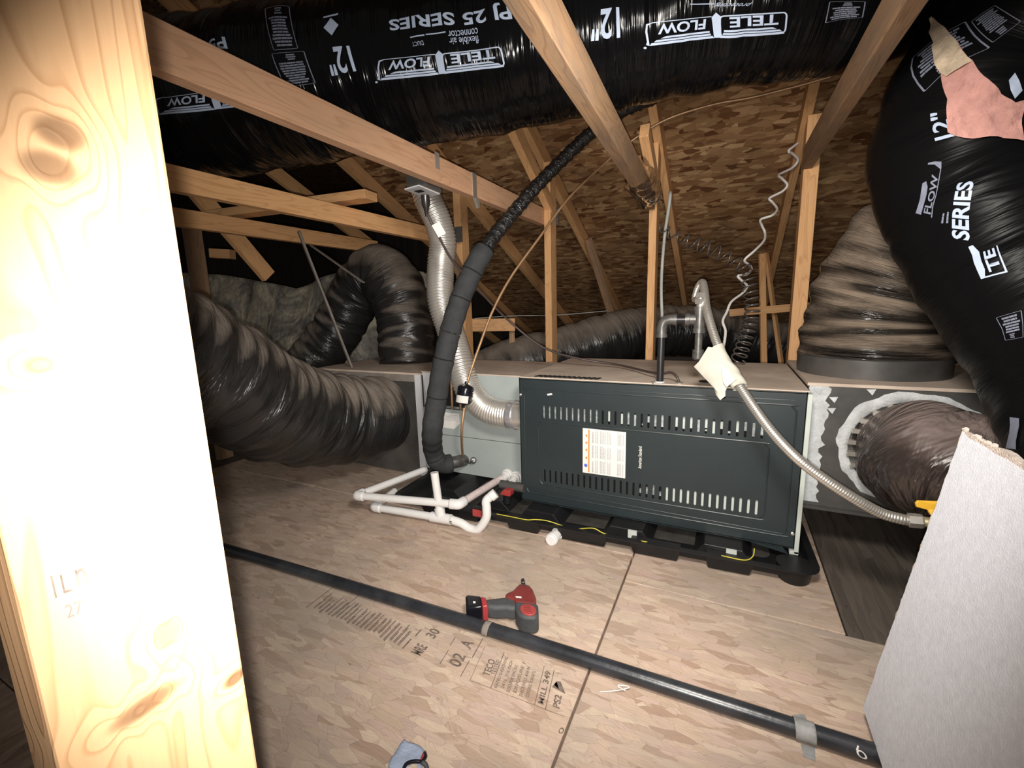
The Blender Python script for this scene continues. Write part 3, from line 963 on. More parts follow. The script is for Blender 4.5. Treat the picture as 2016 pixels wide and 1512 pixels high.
left_path = [(-1.709, 1.825, .337), (-1.705, 1.68, .343), (-1.72, 1.43, .395), (-1.60, 1.10, .54), (-1.50, .90, .665), (-1.42, .68, .80), (-1.36, .45, .95), (-1.33, .1, 1.08), (-1.36, -.5, 1.14), (-1.5, -1.15, 1.15)]
left_radius = [.20, .212, .218, .205, .19, .185, .18, .18, .18, .18]
left_up = (0, 0, -1)
S_left = Sweep(left_path, left_radius, up=left_up, w=WR_BIG, step=.012)
duct('left_duct', 'large dusty black flexible duct from behind the post into the left plenum', S_left, M_FILM_OLD)

arch_path = [(-1.809, 2.189, 0.5611), (-1.826, 2.221, 0.7689), (-1.883, 2.253, 0.959), (-2.025, 2.261, 1.124), (-2.192, 2.256, 1.061), (-2.315, 2.233, 0.9047), (-2.447, 2.174, 0.703), (-2.618, 2.083, 0.4986)]
arch_radius = [.175, .175, .18, .185, .17, .165, .165, .165]
S_arch = Sweep(arch_path, arch_radius, up=(0, 1, 0), w=WR_OLD, step=.012)
duct('arched_duct', 'black flexible duct arching from the top of the left plenum down to the left', S_arch, M_FILM_OLD)

far_path = [(-1.699, 2.671, 0.3214), (-1.426, 2.835, 0.4688), (-1.075, 3.047, 0.5536), (-0.7878, 3.24, 0.6408), (-0.5038, 3.502, 0.6842), (-0.1244, 3.74, 0.6581), (0.2309, 3.898, 0.5707), (0.5806, 3.987, 0.4327), (0.8526, 4.035, 0.2822)]
far_radius = .19
S_far = Sweep(far_path, far_radius, up=(0, .6, -1), w=WR_OLD, step=.016)
duct('far_duct', 'long brown-dusted duct lying behind the furnace under the roof', S_far, M_FILM_OLD)

riser_path = [(.470, 2.03, .668), (.472, 2.03, .75), (.480, 2.03, .85), (.520, 2.02, .99), (.60, 2.00, 1.12), (.72, 1.98, 1.22), (.86, 1.97, 1.28)]
riser_radius = [.218, .226, .222, .215, .205, .19, .18]
S_ris = Sweep(riser_path, riser_radius, up=(0, 1, 0), w=((.004, 60, 1, .3), (.004, 97, -2, 1.7), (.004, 33, 3, 2.2), (.002, 151, 2, .9)), step=.010)
d_ris = duct('riser_duct', 'taped dusty duct rising from the top of the right plenum', S_ris, M_FILM_WARM)
b = MB()
th = np.linspace(0, 2*PI, 64, endpoint=False)
b.rings([np.stack([.470+r*np.cos(th), 2.03+r*np.sin(th), np.full(64, z)], 1) for z, r in ((.622, .224), (.690, .226), (.694, .220))])
b.ob('duct_collar', M_GALV, d_ris, smooth=True)

collar_path = [(.530, 1.725, .428), (.536, 1.66, .428), (.56, 1.60, .424), (.66, 1.56, .42), (.80, 1.555, .41), (.98, 1.555, .40)]
collar_radius = [.150, .162, .168, .160, .15, .15]
S_col = Sweep(collar_path, collar_radius, up=(0, .3, -1), w=WR_BIG, step=.009)
duct('collar_duct', 'wrinkled dusty duct leaving the sealed round collar of the right plenum', S_col, M_FILM_CLEAR)

# ---- print on the duct jackets
def roof_logo():
    it = [frame(.0, .06, .47, .98, .012, .05, .03, .2), text('TELE', .06, .14, .40, .56, .025), text('FLOW', .56, .14, .90, .56, .025, slant=.03)]
    it += [poly((.10, .66), (.44, .66), (.44, .74), (.07, .74)), poly((.05, .78), (.445, .78), (.45, .86), (.03, .86)), poly((.02, .89), (.46, .89), (.47, .99), (.01, .99))]
    it += [poly((.54, .66), (.86, .66), (.90, .74), (.54, .74)), poly((.535, .78), (.93, .78), (.95, .86), (.53, .86)), poly((.52, .89), (.97, .89), (.985, .99), (.51, .99))]
    it += [poly((.465, .98), (.455, .10), (.487, -.08), (.52, .10), (.51, .98))]
    it += [rect(.52, .055, .94, .085), poly((.94, .055), (.985, .10), (1.0, .40), (1.0, .82), (1.01, .94), (.985, .99), (.985, .4), (.975, .16), (.94, .085)), disc(1.02, 1.06, .012, .05, 8)]
    return it
def small_box(seed, rows=9):
    it = [frame(0, 0, 1, 1, .03, .012, .06, .03)]
    return it+bars(.10, .30, .90, .96, rows, seed)+bars(.3, .06, .6, .26, 3, seed+1)

OV = lambda a, b_, c, d, off=.0022: on_sweep(S_over, a, b_, c, d, off)
decal('printed_logo', roof_logo(), OV((2.6557, 1.9548), (2.2898, 1.8850), (2.6613, 2.1817), (2.2787, 2.1118)), M_PRINT, d_over)
decal('printed_logo', roof_logo(), OV((3.3987, 2.1991), (3.0383, 2.0420), (3.4097, 2.4435), (3.0494, 2.2951)), M_PRINT, d_over)
decal('printed_logo', roof_logo(), OV((1.9461, 1.9373), (1.5191, 1.9024), (1.9350, 2.1555), (1.5025, 2.0944)), M_PRINT, d_over)
decal('size_lettering', [text('12"', 0, 0, 1, 1, .02)], OV((2.2122, 1.7104), (2.1401, 1.7017), (2.2177, 1.9897), (2.1401, 1.9897)), M_PRINT, d_over)
decal('size_lettering', [text('12"', 0, 0, 1, 1, .02)], OV((2.9773, 1.8413), (2.9108, 1.8064), (2.9773, 2.1555), (2.8997, 2.1118)), M_PRINT, d_over)
decal('series_lettering', [text('PJ 25 SERIES', 0, 0, 1, 1, .025)], OV((2.6890, 1.5272), (2.3397, 1.4486), (2.6945, 1.7191), (2.3397, 1.6144)), M_PRINT, d_over)
decal('size_lettering', [text('P5', 0, 0, 1, 1, .02)], OV((1.8185, 1.3875), (1.7520, 1.3701), (1.8241, 1.5272), (1.7631, 1.5184)), M_PRINT, d_over)
decal('printed_caption', [text('flexible air', .0, .55, .42, 1, .0), text('connector', .0, .1, .42, .5, .0), rect(.45, .12, .74, .2), rect(.76, .14, .98, .24), text('DUCT', .80, .6, .98, .95, 0)], OV((2.5947, 1.7104), (2.3951, 1.7017), (2.5947, 1.8937), (2.4007, 1.8239)), M_PRINT, d_over)
decal('printed_caption', [text('protecting', .0, .1, .55, 1, .0, .1), rect(.60, .25, 1, .42)], OV((3.3099, 2.0595), (3.1547, 1.9548), (3.3099, 2.1118), (3.1547, 2.0071)), M_PRINT, d_over)
decal('printed_mark', [poly((.5, 0), (1, .5), (.5, 1), (0, .5)), rect(.0, -.18, 1, -.08)], OV((2.1900, 1.3875), (2.1401, 1.3788), (2.1900, 1.5882), (2.1401, 1.5795)), M_PRINT, d_over)
decal('printed_notice', small_box(3, 10), OV((2.0237, 1.0734), (1.9405, 1.0385), (2.0514, 1.6493), (1.9738, 1.6319)), M_PRINT_DIM, d_over)
decal('printed_notice', small_box(8), OV((2.0680, 1.6842), (1.9627, 1.6581), (2.0791, 2.0333), (1.9793, 2.0246)), M_PRINT_DIM, d_over)
decal('printed_notice', small_box(13), OV((2.8331, 1.8064), (2.7500, 1.7715), (2.8498, 2.1904), (2.7666, 2.1642)), M_PRINT_DIM, d_over)
decal('printed_notice', bars(0, 0, 1, 1, 8, 17), OV((2.8331, 1.6406), (2.7389, 1.5795), (2.8331, 1.7802), (2.7500, 1.7453)), M_PRINT_DIM, d_over)
decal('printed_notice', small_box(21, 6), OV((3.5761, 2.2340), (3.4929, 2.1817), (3.5816, 2.3824), (3.4985, 2.3911)), M_PRINT_DIM, d_over)

EL = lambda a, b_, c, d, off=.0025: on_sweep(S_elb, a, b_, c, d, off)
decal('printed_notice', small_box(31, 8), EL((1.3170, 3.7961), (1.2404, 3.3685), (1.2514, 4.1713), (1.1966, 3.8048)), M_PRINT_DIM, d_elb)
decal('printed_notice', small_box(33, 10), EL((1.2295, 3.3859), (1.1747, 3.3074), (1.1966, 3.7437), (1.1638, 3.6390)), M_PRINT_DIM, d_elb)
decal('size_lettering', [text('12"', 0, 0, 1, 1, .02)], EL((1.4301, 3.4645), (1.3681, 3.5168), (1.4228, 3.6303), (1.3645, 3.6739)), M_PRINT, d_elb)
decal('size_lettering', [text('1', 0, 0, 1, 1, .02)], EL((1.3754, 3.0020), (1.3535, 2.9496), (1.3243, 3.0892), (1.3024, 3.0631)), M_PRINT, d_elb)
decal('printed_logo', [text('FLOW', .05, .1, .78, .5, .02), rect(.0, .02, .9, .07), poly((.9, .02), (1, .1), (1, .55), (.97, .95), (.94, .95), (.95, .5), (.88, .07)), poly((.0, .62), (.55, .62), (.65, .75), (.6, .95), (0, .95))], EL((1.5943, 3.8921), (1.4739, 3.6128), (1.5542, 4.0230), (1.4557, 3.7263)), M_PRINT_DIM, d_elb)
decal('series_lettering', [text('SERIES', 0, 0, 1, 1, .03)], EL((1.6855, 3.7263), (1.5578, 3.4645), (1.6600, 3.8397), (1.5396, 3.5779)), M_PRINT, d_elb)
decal('printed_caption', bars(0, 0, 1, 1, 2, 5, .4, .2, False), EL((1.6235, 3.7961), (1.5979, 3.7350), (1.6125, 3.8746), (1.5906, 3.7961)), M_PRINT_DIM, d_elb)
decal('printed_logo', [text('TE', .15, .15, .95, .6, .03), poly((.0, .0), (1.0, .0), (1.0, .05), (.05, .07), (.05, .9), (0, .9)), poly((0, .82), (.3, .72), (1, .75), (1.3, .9), (1.3, 1.1), (.0, .98))], EL((1.7986, 3.6041), (1.7256, 3.5605), (1.7877, 3.8135), (1.7183, 3.7612)), M_PRINT, d_elb)
decal('printed_notice', small_box(41, 6), EL((1.9409, 3.9357), (1.9518, 3.7874), (1.8825, 3.8746), (1.8898, 3.6739)), M_PRINT_DIM, d_elb)
decal('printed_logo', [rect(0, 0, 1, 1)], EL((2.1817, 4.6164), (2.1999, 4.4070), (2.1342, 4.3371), (2.1452, 4.2499)), M_PRINT_DIM, d_elb)

# ---- the torn jacket: pink fibreglass showing
tear = [(1.1930, 4.2848), (1.2112, 3.9357), (1.2331, 3.6914), (1.2732, 3.4383), (1.3462, 3.1503), (1.3936, 3.0107), (1.3863, 2.9234), (1.5140, 3.0194), (1.4739, 3.1765), (1.4484, 3.3947), (1.4192, 3.5081), (1.3462, 3.5343), (1.2915, 3.6652), (1.2368, 3.9095)]
straw = [(1.1930, 4.2848), (1.2112, 3.9357), (1.2331, 3.6914), (1.2769, 3.4296), (1.3024, 3.5867), (1.2915, 3.6652), (1.2368, 3.9095)]
def bump_map(off, amp, seed):
    r = np.random.default_rng(seed)
    ph = r.uniform(0, 6, 6)
    def f(p):
        h = amp*(np.sin(60*p[:, 0]+ph[0]+3*np.sin(20*p[:, 1]))+np.sin(35*p[:, 1]+ph[1])+np.sin(110*p[:, 0]-22*p[:, 1]+ph[2]))
        return S_elb.at(p[:, 0], p[:, 1], off+h)
    return f
o = decal('torn_insulation', [poly(*tear)], bump_map(.010, .002, 3), M_PINK, d_elb, .02)
o['label'] = 'pink fibreglass showing through the torn jacket'
o = decal('torn_insulation', [poly(*straw)], bump_map(.017, .002, 4), M_STRAW, d_elb, .02)
o['label'] = 'yellowed upper edge of the torn fibreglass'

# ------------------------------------------------------------------ grey insulation blanket on the low wall
b = MB()
nx, nz = 90, 34
top = [(-5.2, 1.34), (-4.4, 1.27), (-3.75, 1.17), (-3.4, 1.10), (-3.15, 1.15), (-2.75, 1.22), (-2.35, 1.21), (-2.0, 1.16)]
X = np.linspace(-5.2, -2.02, nx)
zt = np.interp(X, [p[0] for p in top], [p[1] for p in top])
V = []
for j in range(nz):
    t = j/(nz-1)
    z = zt*(1-t)
    y = 2.50+.20*(1-t)**2+.03*np.sin(3.1*X+4*t)+.025*np.sin(7.3*X-6*t+1)+.012*np.sin(17*X+9*t)+.05*np.clip(.5-t, 0, .5)*np.sin(2.3*X)
    V.append(np.stack([X, y, z], 1))
front = np.array(V)
back = front.copy(); back[:, :, 1] += .09
back[0, :, 2] -= .02
vv = np.concatenate([front.reshape(-1, 3), back.reshape(-1, 3)])
N1 = nx*nz
f = []
for j in range(nz-1):
    for i in range(nx-1):
        a = j*nx+i
        f.append((a, a+nx, a+nx+1, a+1))
        f.append((N1+a, N1+a+1, N1+a+nx+1, N1+a+nx))
for i in range(nx-1):
    f.append((i, i+1, N1+i+1, N1+i))
b.add(vv, f)
tag(b.ob('insulation_blanket', M_BATT, smooth='all'), 'stained grey insulation blanket draped behind the left ducts', 'insulation')

# ------------------------------------------------------------------ silver vent pipe
vent_path = [(-0.7837, 1.745, 0.4214), (-0.8593, 1.745, 0.4149), (-0.9503, 1.745, 0.4192), (-1.027, 1.745, 0.4495), (-1.095, 1.745, 0.5302), (-1.135, 1.75, 0.6416), (-1.199, 1.786, 0.7823), (-1.251, 1.791, 0.9395), (-1.26, 1.82, 1.107), (-1.245, 1.824, 1.205), (-1.26, 1.813, 1.302), (-1.296, 1.793, 1.406), (-1.327, 1.798, 1.512)]
Sv = Sweep(vent_path, .0635, step=.0022, up=(0, -1, 0))
rib = .0022*np.sin(2*PI*Sv.S/.0135)
rib[Sv.S < .09] = 0
Sv.R = Sv.R+rib
vent = MB().sweep(Sv, 40).ob('vent_pipe', M_ALU, smooth='all')
tag(vent, 'ribbed silver flexible vent pipe snaking up from the furnace', 'vent pipe')
Sv2 = Sweep(vent_path, .0655, step=.004, up=(0, -1, 0))
MB().sweep(Sv2, 40, s=np.linspace(.055, .092, 6)).ob('foil_tape', M_FOIL, vent, smooth='all')
decal('red_tape', [poly((.0, .1), (.3, -.1), (.6, .25), (1.1, .1), (1.0, .6), (.5, .75), (.2, .5)), poly((.75, .6), (1.2, .7), (1.2, 1), (.8, .95))],
      on_sweep(Sv2, (.045, 1.9), (.0, 1.9), (.045, 1.0), (.0, 1.0), .001), M_FOILRED, vent, .01)
flue = MB().tube([(-1.351, 1.821, 1.46), (-1.406, 1.876, 1.645), (-1.448, 1.927, 1.783), (-1.512, 2.011, 1.964)], .052, 36, .02, up=(0, -1, 0)).ob('flue_pipe', M_ALU, smooth='all')
tag(flue, 'smooth shiny flue section rising behind the long brace with red tape', 'vent pipe')
Sf = Sweep([(-1.407, 1.877, 1.653), (-1.419, 1.889, 1.685)], .0535, step=.005, up=(0, -1, 0))
MB().sweep(Sf, 36).ob('red_tape', M_FOILRED, flue, smooth='all')

# outlet on a plate under the long brace
out = thing('outlet_box', 'white outlet plate facing down under the long brace', 'outlet', (-1.067, 1.45, 1.33))
MB().prism([(-1.098, 1.378, 1.33)[:2], (-1.019, 1.362, 1.33)[:2], (-1.028, 1.502, 1.33)[:2], (-1.112, 1.525, 1.33)[:2]], 1.330, 1.335, axis=2).ob('cover_plate', M_WHITE_STEEL, out, bevel=.001)
MB().box((-1.11, 1.41, 1.335), (-1.02, 1.50, 1.39)).ob('box', M_GALV, out)
MB().box((-1.075, 1.405, 1.327), (-1.045, 1.43, 1.331)).ob('socket', M_BLACK, out, bevel=.001)
cord = thing('power_cord', 'dark power cord plugged in under the long brace and running to the furnace top', 'cord', (-1.06, 1.47, 1.30))
pc = [(-1.087, 1.486, 1.28), (-1.073, 1.496, 1.235), (-1.055, 1.526, 1.172), (-1.041, 1.585, 1.093), (-1.025, 1.722, 0.9987), (-0.9477, 1.897, 0.8356), (-0.789, 1.95, 0.7028), (-0.6193, 1.967, 0.6521), (-0.433, 1.974, 0.6266), (-.245, 1.74, .632), (-.185, 1.69, .645), (-.160, 1.668, .632), (-.152, 1.665, .612)]
MB().tube(pc, .0048, 10).ob('cable', M_CORD_BR, cord, smooth='all')
MB().lathe((-1.079, 1.477, 1.33), (-1.085, 1.488, 1.258), [(0, .016), (.035, .0165), (.05, .010), (.078, .0055)], 14).ob('plug', M_CORD_B, cord, smooth=True)
p = Vector((-1.045, 1.508, 1.204))
tg = MB().box((-.017, -.0012, -.026), (.017, .0012, .026)).ob('cord_tag', M_PAPER, cord)
tg.matrix_parent_inverse = Matrix.Translation(-Vector(cord.location))
tg.matrix_basis = Matrix.Translation(p) @ Matrix.Rotation(math.radians(26), 4, 'Z') @ Matrix.Rotation(math.radians(-28), 4, 'Y')

# ------------------------------------------------------------------ refrigerant lines
suc = thing('suction_line', 'fat black foam-covered pipe curving up from the coil cabinet to the black duct', 'pipe', (-1.12, 1.66, .2))
MB().tube([(-1.181, 1.825, 0.1309), (-1.179, 1.775, 0.1426), (-1.209, 1.735, 0.1414)], .030, 22).ob('pipe_stub', M_MALL, suc, smooth='all')
foam_pts = [(-1.201, 1.74, 0.1408), (-1.228, 1.71, 0.142), (-1.248, 1.68, 0.1705), (-1.249, 1.655, 0.24), (-1.178, 1.566, 0.3617), (-1.157, 1.58, 0.4914), (-1.122, 1.595, 0.6549), (-1.083, 1.625, 0.8259), (-1.044, 1.674, 0.9765), (-0.9988, 1.719, 1.095), (-0.975, 1.753, 1.149)]
Sfm = Sweep(foam_pts, .046, step=.006, up=(0, -1, 0))
cuts = [0, .10, Sfm.L*.41, Sfm.L*.56, Sfm.L*.66, Sfm.L*.79, Sfm.L*.90, Sfm.L]
for a, c in zip(cuts[:-1], cuts[1:]):
    s = np.r_[a+.001, a+.0045, np.linspace(a+.01, c-.01, max(4, int((c-a)/.012))), c-.0045, c-.001]
    Sx = Sweep(foam_pts, .046, step=.006, up=(0, -1, 0))
    t = Sx.S
    MBx = MB()
    th = np.linspace(0, 2*PI, 28, endpoint=False)
    off = np.where((s < a+.003) | (s > c-.003), -.004, 0)+.0015*np.sin(90*s)
    R = Sx.at(s[:, None]+0*th, th[None]+0*s[:, None], off[:, None])
    m_, n_ = len(s), 28
    fs = [(i*n_+j, (i+1)*n_+j, (i+1)*n_+(j+1) % n_, i*n_+(j+1) % n_) for i in range(m_-1) for j in range(n_)]+[tuple(range(n_)), tuple((m_-1)*n_+j for j in range(n_-1, -1, -1))]
    MBx.add(R.reshape(-1, 3), fs, np.stack([s[:, None]+0*th, th*.05+0*s[:, None]], -1).reshape(-1, 2))
    MBx.ob('foam_sleeve', M_FOAM, suc, smooth='all')
Sw = Sweep([(-0.9805, 1.749, 1.141), (-0.9505, 1.852, 1.245), (-0.8634, 2.034, 1.436), (-0.7494, 2.142, 1.584), (-0.6174, 2.196, 1.702), (-0.485, 2.181, 1.753), (-0.3387, 2.155, 1.771)], .030, step=.006, up=(0, -1, 0), w=((.002, 130, 1, 0), (.0016, 260, -2, 1)))
MB().sweep(Sw, 28).ob('tape_wrap', M_TAPE_BLACK, suc, smooth='all')['label'] = 'shiny black plastic wrap on the upper pipe'
liq = thing('liquid_line', 'thin tan copper tube with a black filter, arcing up to the right', 'tube', (-1.1, 1.69, .22))
lp = [(-1.183, 1.825, 0.1387), (-1.159, 1.775, 0.1797), (-1.08, 1.655, 0.3381), (-1.07, 1.672, 0.4548), (-1.068, 1.686, 0.5232), (-1.057, 1.705, 0.5913), (-1.027, 1.758, 0.7264), (-0.9909, 1.829, 0.8808), (-0.932, 1.911, 1.035), (-0.8338, 2.016, 1.21), (-0.7212, 2.131, 1.401), (-0.5773, 2.233, 1.558), (-0.4669, 2.271, 1.645), (-0.3097, 2.271, 1.711), (-0.1221, 2.278, 1.737), (0.0337, 2.287, 1.738), (0.1782, 2.28, 1.742), (0.3111, 2.267, 1.748)]
MB().tube(lp, .0062, 10).ob('copper_tube', M_COPPER, liq, smooth='all')
fd = MB().lathe((-1.067, 1.693, 0.5551), (-1.073, 1.671, 0.4594), [(-.012, .008), (0, .009), (.010, .033), (.016, .0375), (.034, .0375), (.035, .034), (.037, .034), (.038, .0375), (.078, .0375), (.088, .030), (.098, .009), (.110, .008)], 22).ob('filter_drier', M_TOOLBLACK, liq, smooth=True)
fd['label'] = 'glossy black filter with a white label'
c0, c1 = np.array((-1.07, 1.681, 0.5027)), np.array((-1.072, 1.674, 0.4708))
Sl = Sweep([tuple(c0), tuple(c1)], .0380, up=(0, -1, 0), step=.006)
decal('filter_label', [rect(0, 0, 1, 1)], on_sweep(Sl, (0, -1.0), (Sl.L, -1.0), (0, .9), (Sl.L, .9), .0003), M_PAPER, fd, .01)
val = thing('service_cap', 'small dark valve cap beside the pipe stub on the coil cabinet', 'valve', (-1.17, 1.88, .13))
MB().tube([(-1.172, 1.82, 0.1174), (-1.176, 1.85, 0.1011), (-1.104, 1.775, 0.1526)], .0055, 10).ob('stem', M_MALL, val, smooth='all')
MB().lathe((-1.113, 1.8, 0.1482), (-1.126, 1.82, 0.1372), [(0, .010), (.006, .016), (.030, .016), (.034, .012)], 16).ob('cap', M_MALL, val, smooth=True)

# ------------------------------------------------------------------ gas piping
gas = thing('gas_riser', 'black iron gas pipe standing on the furnace with elbow and tee', 'pipe', (-.2175, 1.66, .612))
gy = 1.66
q = lambda u, v: Y_(u, v, 1.66)
b0 = (-.2175, gy, .60); e0 = (-.2165, gy, .816)
MB().cyl(b0, (-.2165, gy, .80), .0125, 18).ob('riser_pipe', M_PIPE, gas, smooth=True)
MB().tube([(-.2165, gy, .785), (-.2165, gy, .812), (-.209, gy, .832), (-.190, gy, .838), (-.170, gy, .838)], .0175, 18, .006).lathe((-.2165, gy, .776), (-.2165, gy, .79), [(0, .020), (.012, .020)], 18).lathe((-.178, gy, .838), (-.166, gy, .838), [(0, .020), (.012, .020)], 18).ob('elbow', M_MALL, gas, smooth=True)
MB().cyl((-.17, gy, .838), (-.085, gy, .838), .0125, 18).ob('nipple', M_PIPE, gas, smooth=True)
tx, tz = -.0935, .838
MB().cyl((tx, gy, tz+.040), (tx, gy, tz-.040), .0185, 18).lathe((tx, gy, tz+.044), (tx, gy, tz+.03), [(0, .021), (.014, .021)], 18).lathe((tx, gy, tz-.03), (tx, gy, tz-.046), [(0, .021), (.016, .021)], 18).lathe((tx-.045, gy, tz), (tx-.01, gy, tz), [(0, .021), (.014, .021), (.015, .018), (.034, .018)], 18).ob('tee', M_MALL, gas, smooth=True)
MB().cyl((tx, gy, tz-.04), (tx, gy, tz-.112), .0125, 16).lathe((tx, gy, tz-.104), (tx, gy, tz-.140), [(0, .0185), (.03, .0185), (.036, .012)], 16).ob('drip_leg', M_MALL, gas, smooth=True)
MB().cyl((tx, gy, tz+.04), (tx, gy, tz+.075), .0125, 16).lathe((tx, gy, tz+.052), (tx, gy, tz+.070), [(0, .019), (.018, .019)], 6).lathe((tx, gy, tz+.073), (tx, gy, tz+.090), [(0, .0175), (.017, .0175)], 6).ob('union', M_STEEL, gas, smooth=True)
MB().lathe((-.2175, gy, .612), (-.2175, gy, .618), [(0, .017), (.005, .017)], 14).ob('grommet', M_WHITE_STEEL, gas)

hose = thing('gas_connector', 'long silver flexible gas hose looping off the tee and running down to the yellow valve', 'hose', (tx, gy, .93))
hp = [(tx, gy, .922), (-0.1182, 1.737, 0.9054), (-0.1104, 1.744, 0.948), (-0.0938, 1.732, 0.9646), (-0.084, 1.697, 0.932), (-0.0702, 1.634, 0.8671), (-0.0358, 1.565, 0.7712), (0.0037, 1.512, 0.6941), (0.0509, 1.454, 0.6263), (0.1101, 1.4, 0.548), (0.1665, 1.36, 0.4898), (0.2231, 1.345, 0.4454), (0.2957, 1.338, 0.3993), (0.3647, 1.342, 0.3616), (0.4102, 1.34, 0.3523), (0.4348, 1.341, 0.3528)]
hr = [.0095, .0095, .0100, .0125, .0135, .0135, .0135, .0135, .0135, .0135, .0135, .0135, .0135, .0135, .0135, .013]
Sh = Sweep(hp, hr, step=.0016, up=(1, 0, 0))
Sh.R = Sh.R+.0004*np.sin(2*PI*Sh.S/.0062)
MB().sweep(Sh, 20).ob('corrugated_tube', M_STEEL, hose, smooth='all')
e1 = (0.4232, 1.341, 0.3519); e2 = (0.4463, 1.341, 0.3536); e3 = (0.4714, 1.337, 0.3554); e4 = (0.5063, 1.332, 0.3572)
MB().lathe(e1, e2, [(0, .0175), (.024, .0175), (.028, .0165)], 6).ob('hex_nut', M_STEEL, hose)
vlv = thing('gas_valve', 'gas shut-off with a yellow lever, half hidden by the white board', 'valve', e3)
MB().lathe(e2, e4, [(0, .0125), (.03, .0125), (.034, .017), (.075, .017)], 16).ob('body', M_BRASS, vlv, smooth=True)
lv = MB()
P4 = [(0.4288, 1.331, 0.4028), (0.4329, 1.334, 0.4087), (0.4861, 1.344, 0.4115), (0.5149, 1.344, 0.3997), (0.5052, 1.335, 0.3786), (0.4593, 1.329, 0.3775), (0.4542, 1.335, 0.3874), (0.4315, 1.33, 0.393)]
c = np.array(P4); nrm = np.cross(c[2]-c[0], c[5]-c[0]); nrm /= np.linalg.norm(nrm)
v = np.vstack([c-nrm*.004, c+nrm*.004]); k = len(c)
lv.add(v, [tuple(range(k)), tuple(range(2*k-1, k-1, -1))]+[(i, i+k, (i+1) % k+k, (i+1) % k) for i in range(k)])
lv.ob('lever', M_HANDLE, vlv, bevel=.0015)

# paper tag wrapped round the hose
tagp = thing('hose_tag', 'cream paper tag wrapped on the gas hose and hanging over the furnace', 'tag', (-0.0006, 1.461, 0.6762))
St = Sweep([(-0.0358, 1.539, 0.7541), (0.0007, 1.511, 0.6973), (0.0367, 1.468, 0.643)], .0205, step=.006, up=(1, 0, 0), w=((.0025, 60, 2, .4), (.0015, 130, 3, 1)))
MB().sweep(St, 22, cap=False).ob('wrap', M_PAPER_OLD, tagp, smooth='all')
def sheet3(rows, t=.0012):
    R = np.array(rows, float)
    m, n = R.shape[:2]
    nr = np.cross(R[-1, 0]-R[0, 0], R[0, -1]-R[0, 0]); nr /= np.linalg.norm(nr)
    v = np.concatenate([R.reshape(-1, 3), (R+nr*t).reshape(-1, 3)])
    k = m*n
    f = []
    for i in range(m-1):
        for j in range(n-1):
            a = i*n+j
            f += [(a, a+1, a+n+1, a+n), (k+a, k+a+n, k+a+n+1, k+a+1)]
    return v, f
wing = [[(-0.0571, 1.517, 0.7573), (-0.0336, 1.512, 0.7551), (-0.011, 1.507, 0.7323)],
        [(-0.0811, 1.508, 0.7111), (-0.0416, 1.485, 0.6993), (0.0009, 1.489, 0.6957)],
        [(-0.0961, 1.52, 0.6928), (-0.0507, 1.468, 0.6634), (0.0139, 1.477, 0.662)],
        [(-0.0573, 1.487, 0.6617), (-0.035, 1.455, 0.6413), (-0.001, 1.452, 0.6311)],
        [(-0.0355, 1.471, 0.6415), (-0.02, 1.447, 0.6247), (0.0001, 1.443, 0.6112)],
        [(-0.0253, 1.454, 0.6167), (-0.0133, 1.441, 0.6045), (-0.0002, 1.444, 0.6172)]]
v, f = sheet3(wing)
MB().add(v, f).ob('paper_flap', M_PAPER_OLD, tagp, smooth='all')
v, f = sheet3([[(-0.0161, 1.471, 0.7053), (0.0068, 1.468, 0.691)], [(-0.0079, 1.449, 0.6593), (0.0218, 1.459, 0.6653)], [(0.0011, 1.445, 0.645), (0.0297, 1.458, 0.6704)]])
MB().add(v, f).ob('paper_flap', M_PAPER, tagp, smooth='all')

# ------------------------------------------------------------------ cords and conduit by the roof
wc = [(0.3835, 2.708, 1.91), (0.3376, 2.668, 1.819), (0.2939, 2.638, 1.718), (0.252, 2.599, 1.626), (0.2046, 2.555, 1.577), (0.2223, 2.584, 1.569), (0.251, 2.628, 1.548), (0.2313, 2.635, 1.518), (0.1744, 2.577, 1.481), (0.1849, 2.531, 1.451), (0.2056, 2.512, 1.417), (0.188, 2.521, 1.393), (0.1391, 2.539, 1.373), (0.1531, 2.542, 1.353), (0.1711, 2.497, 1.312), (0.1491, 2.446, 1.279), (0.1055, 2.456, 1.267), (0.1128, 2.489, 1.244), (0.1281, 2.502, 1.212), (0.1234, 2.446, 1.169), (0.0842, 2.383, 1.12),
      (0.0471, 2.38, 1.082), (0.0705, 2.421, 1.06), (0.0781, 2.42, 1.039), (0.059, 2.373, 1.016), (0.023, 2.32, 1.009), (0.0389, 2.335, 0.9884), (0.0643, 2.376, 0.9634), (0.0466, 2.35, 0.9312), (0.0021, 2.287, 0.8932), (-0.0141, 2.247, 0.8486), (-0.0282, 2.21, 0.8092), (-0.0156, 2.186, 0.7699), (-0.0154, 2.156, 0.7318), (-0.0186, 2.122, 0.6859), (-0.003, 2.094, 0.619)]
tag(MB().tube(wc, .0056, 12, .006).ob('coiled_cord', M_CORD_W, smooth='all'), 'white kinked cord hanging in front of the right stud', 'cord')
def helix(path, r, turns, n=16, squash=1.0):
    S = Sweep(path, .01, step=.004)
    t = np.linspace(0, 1, turns*n+1)
    th = t*turns*2*PI
    f = lambda A: np.stack([np.interp(t*S.L, S.S, A[:, k]) for k in range(3)], -1)
    rr = np.interp(t, np.linspace(0, 1, len(r)), r)[:, None] if hasattr(r, '__len__') else r
    return f(S.P)+rr*(np.cos(th)[:, None]*f(S.N)*squash+np.sin(th)[:, None]*f(S.B))
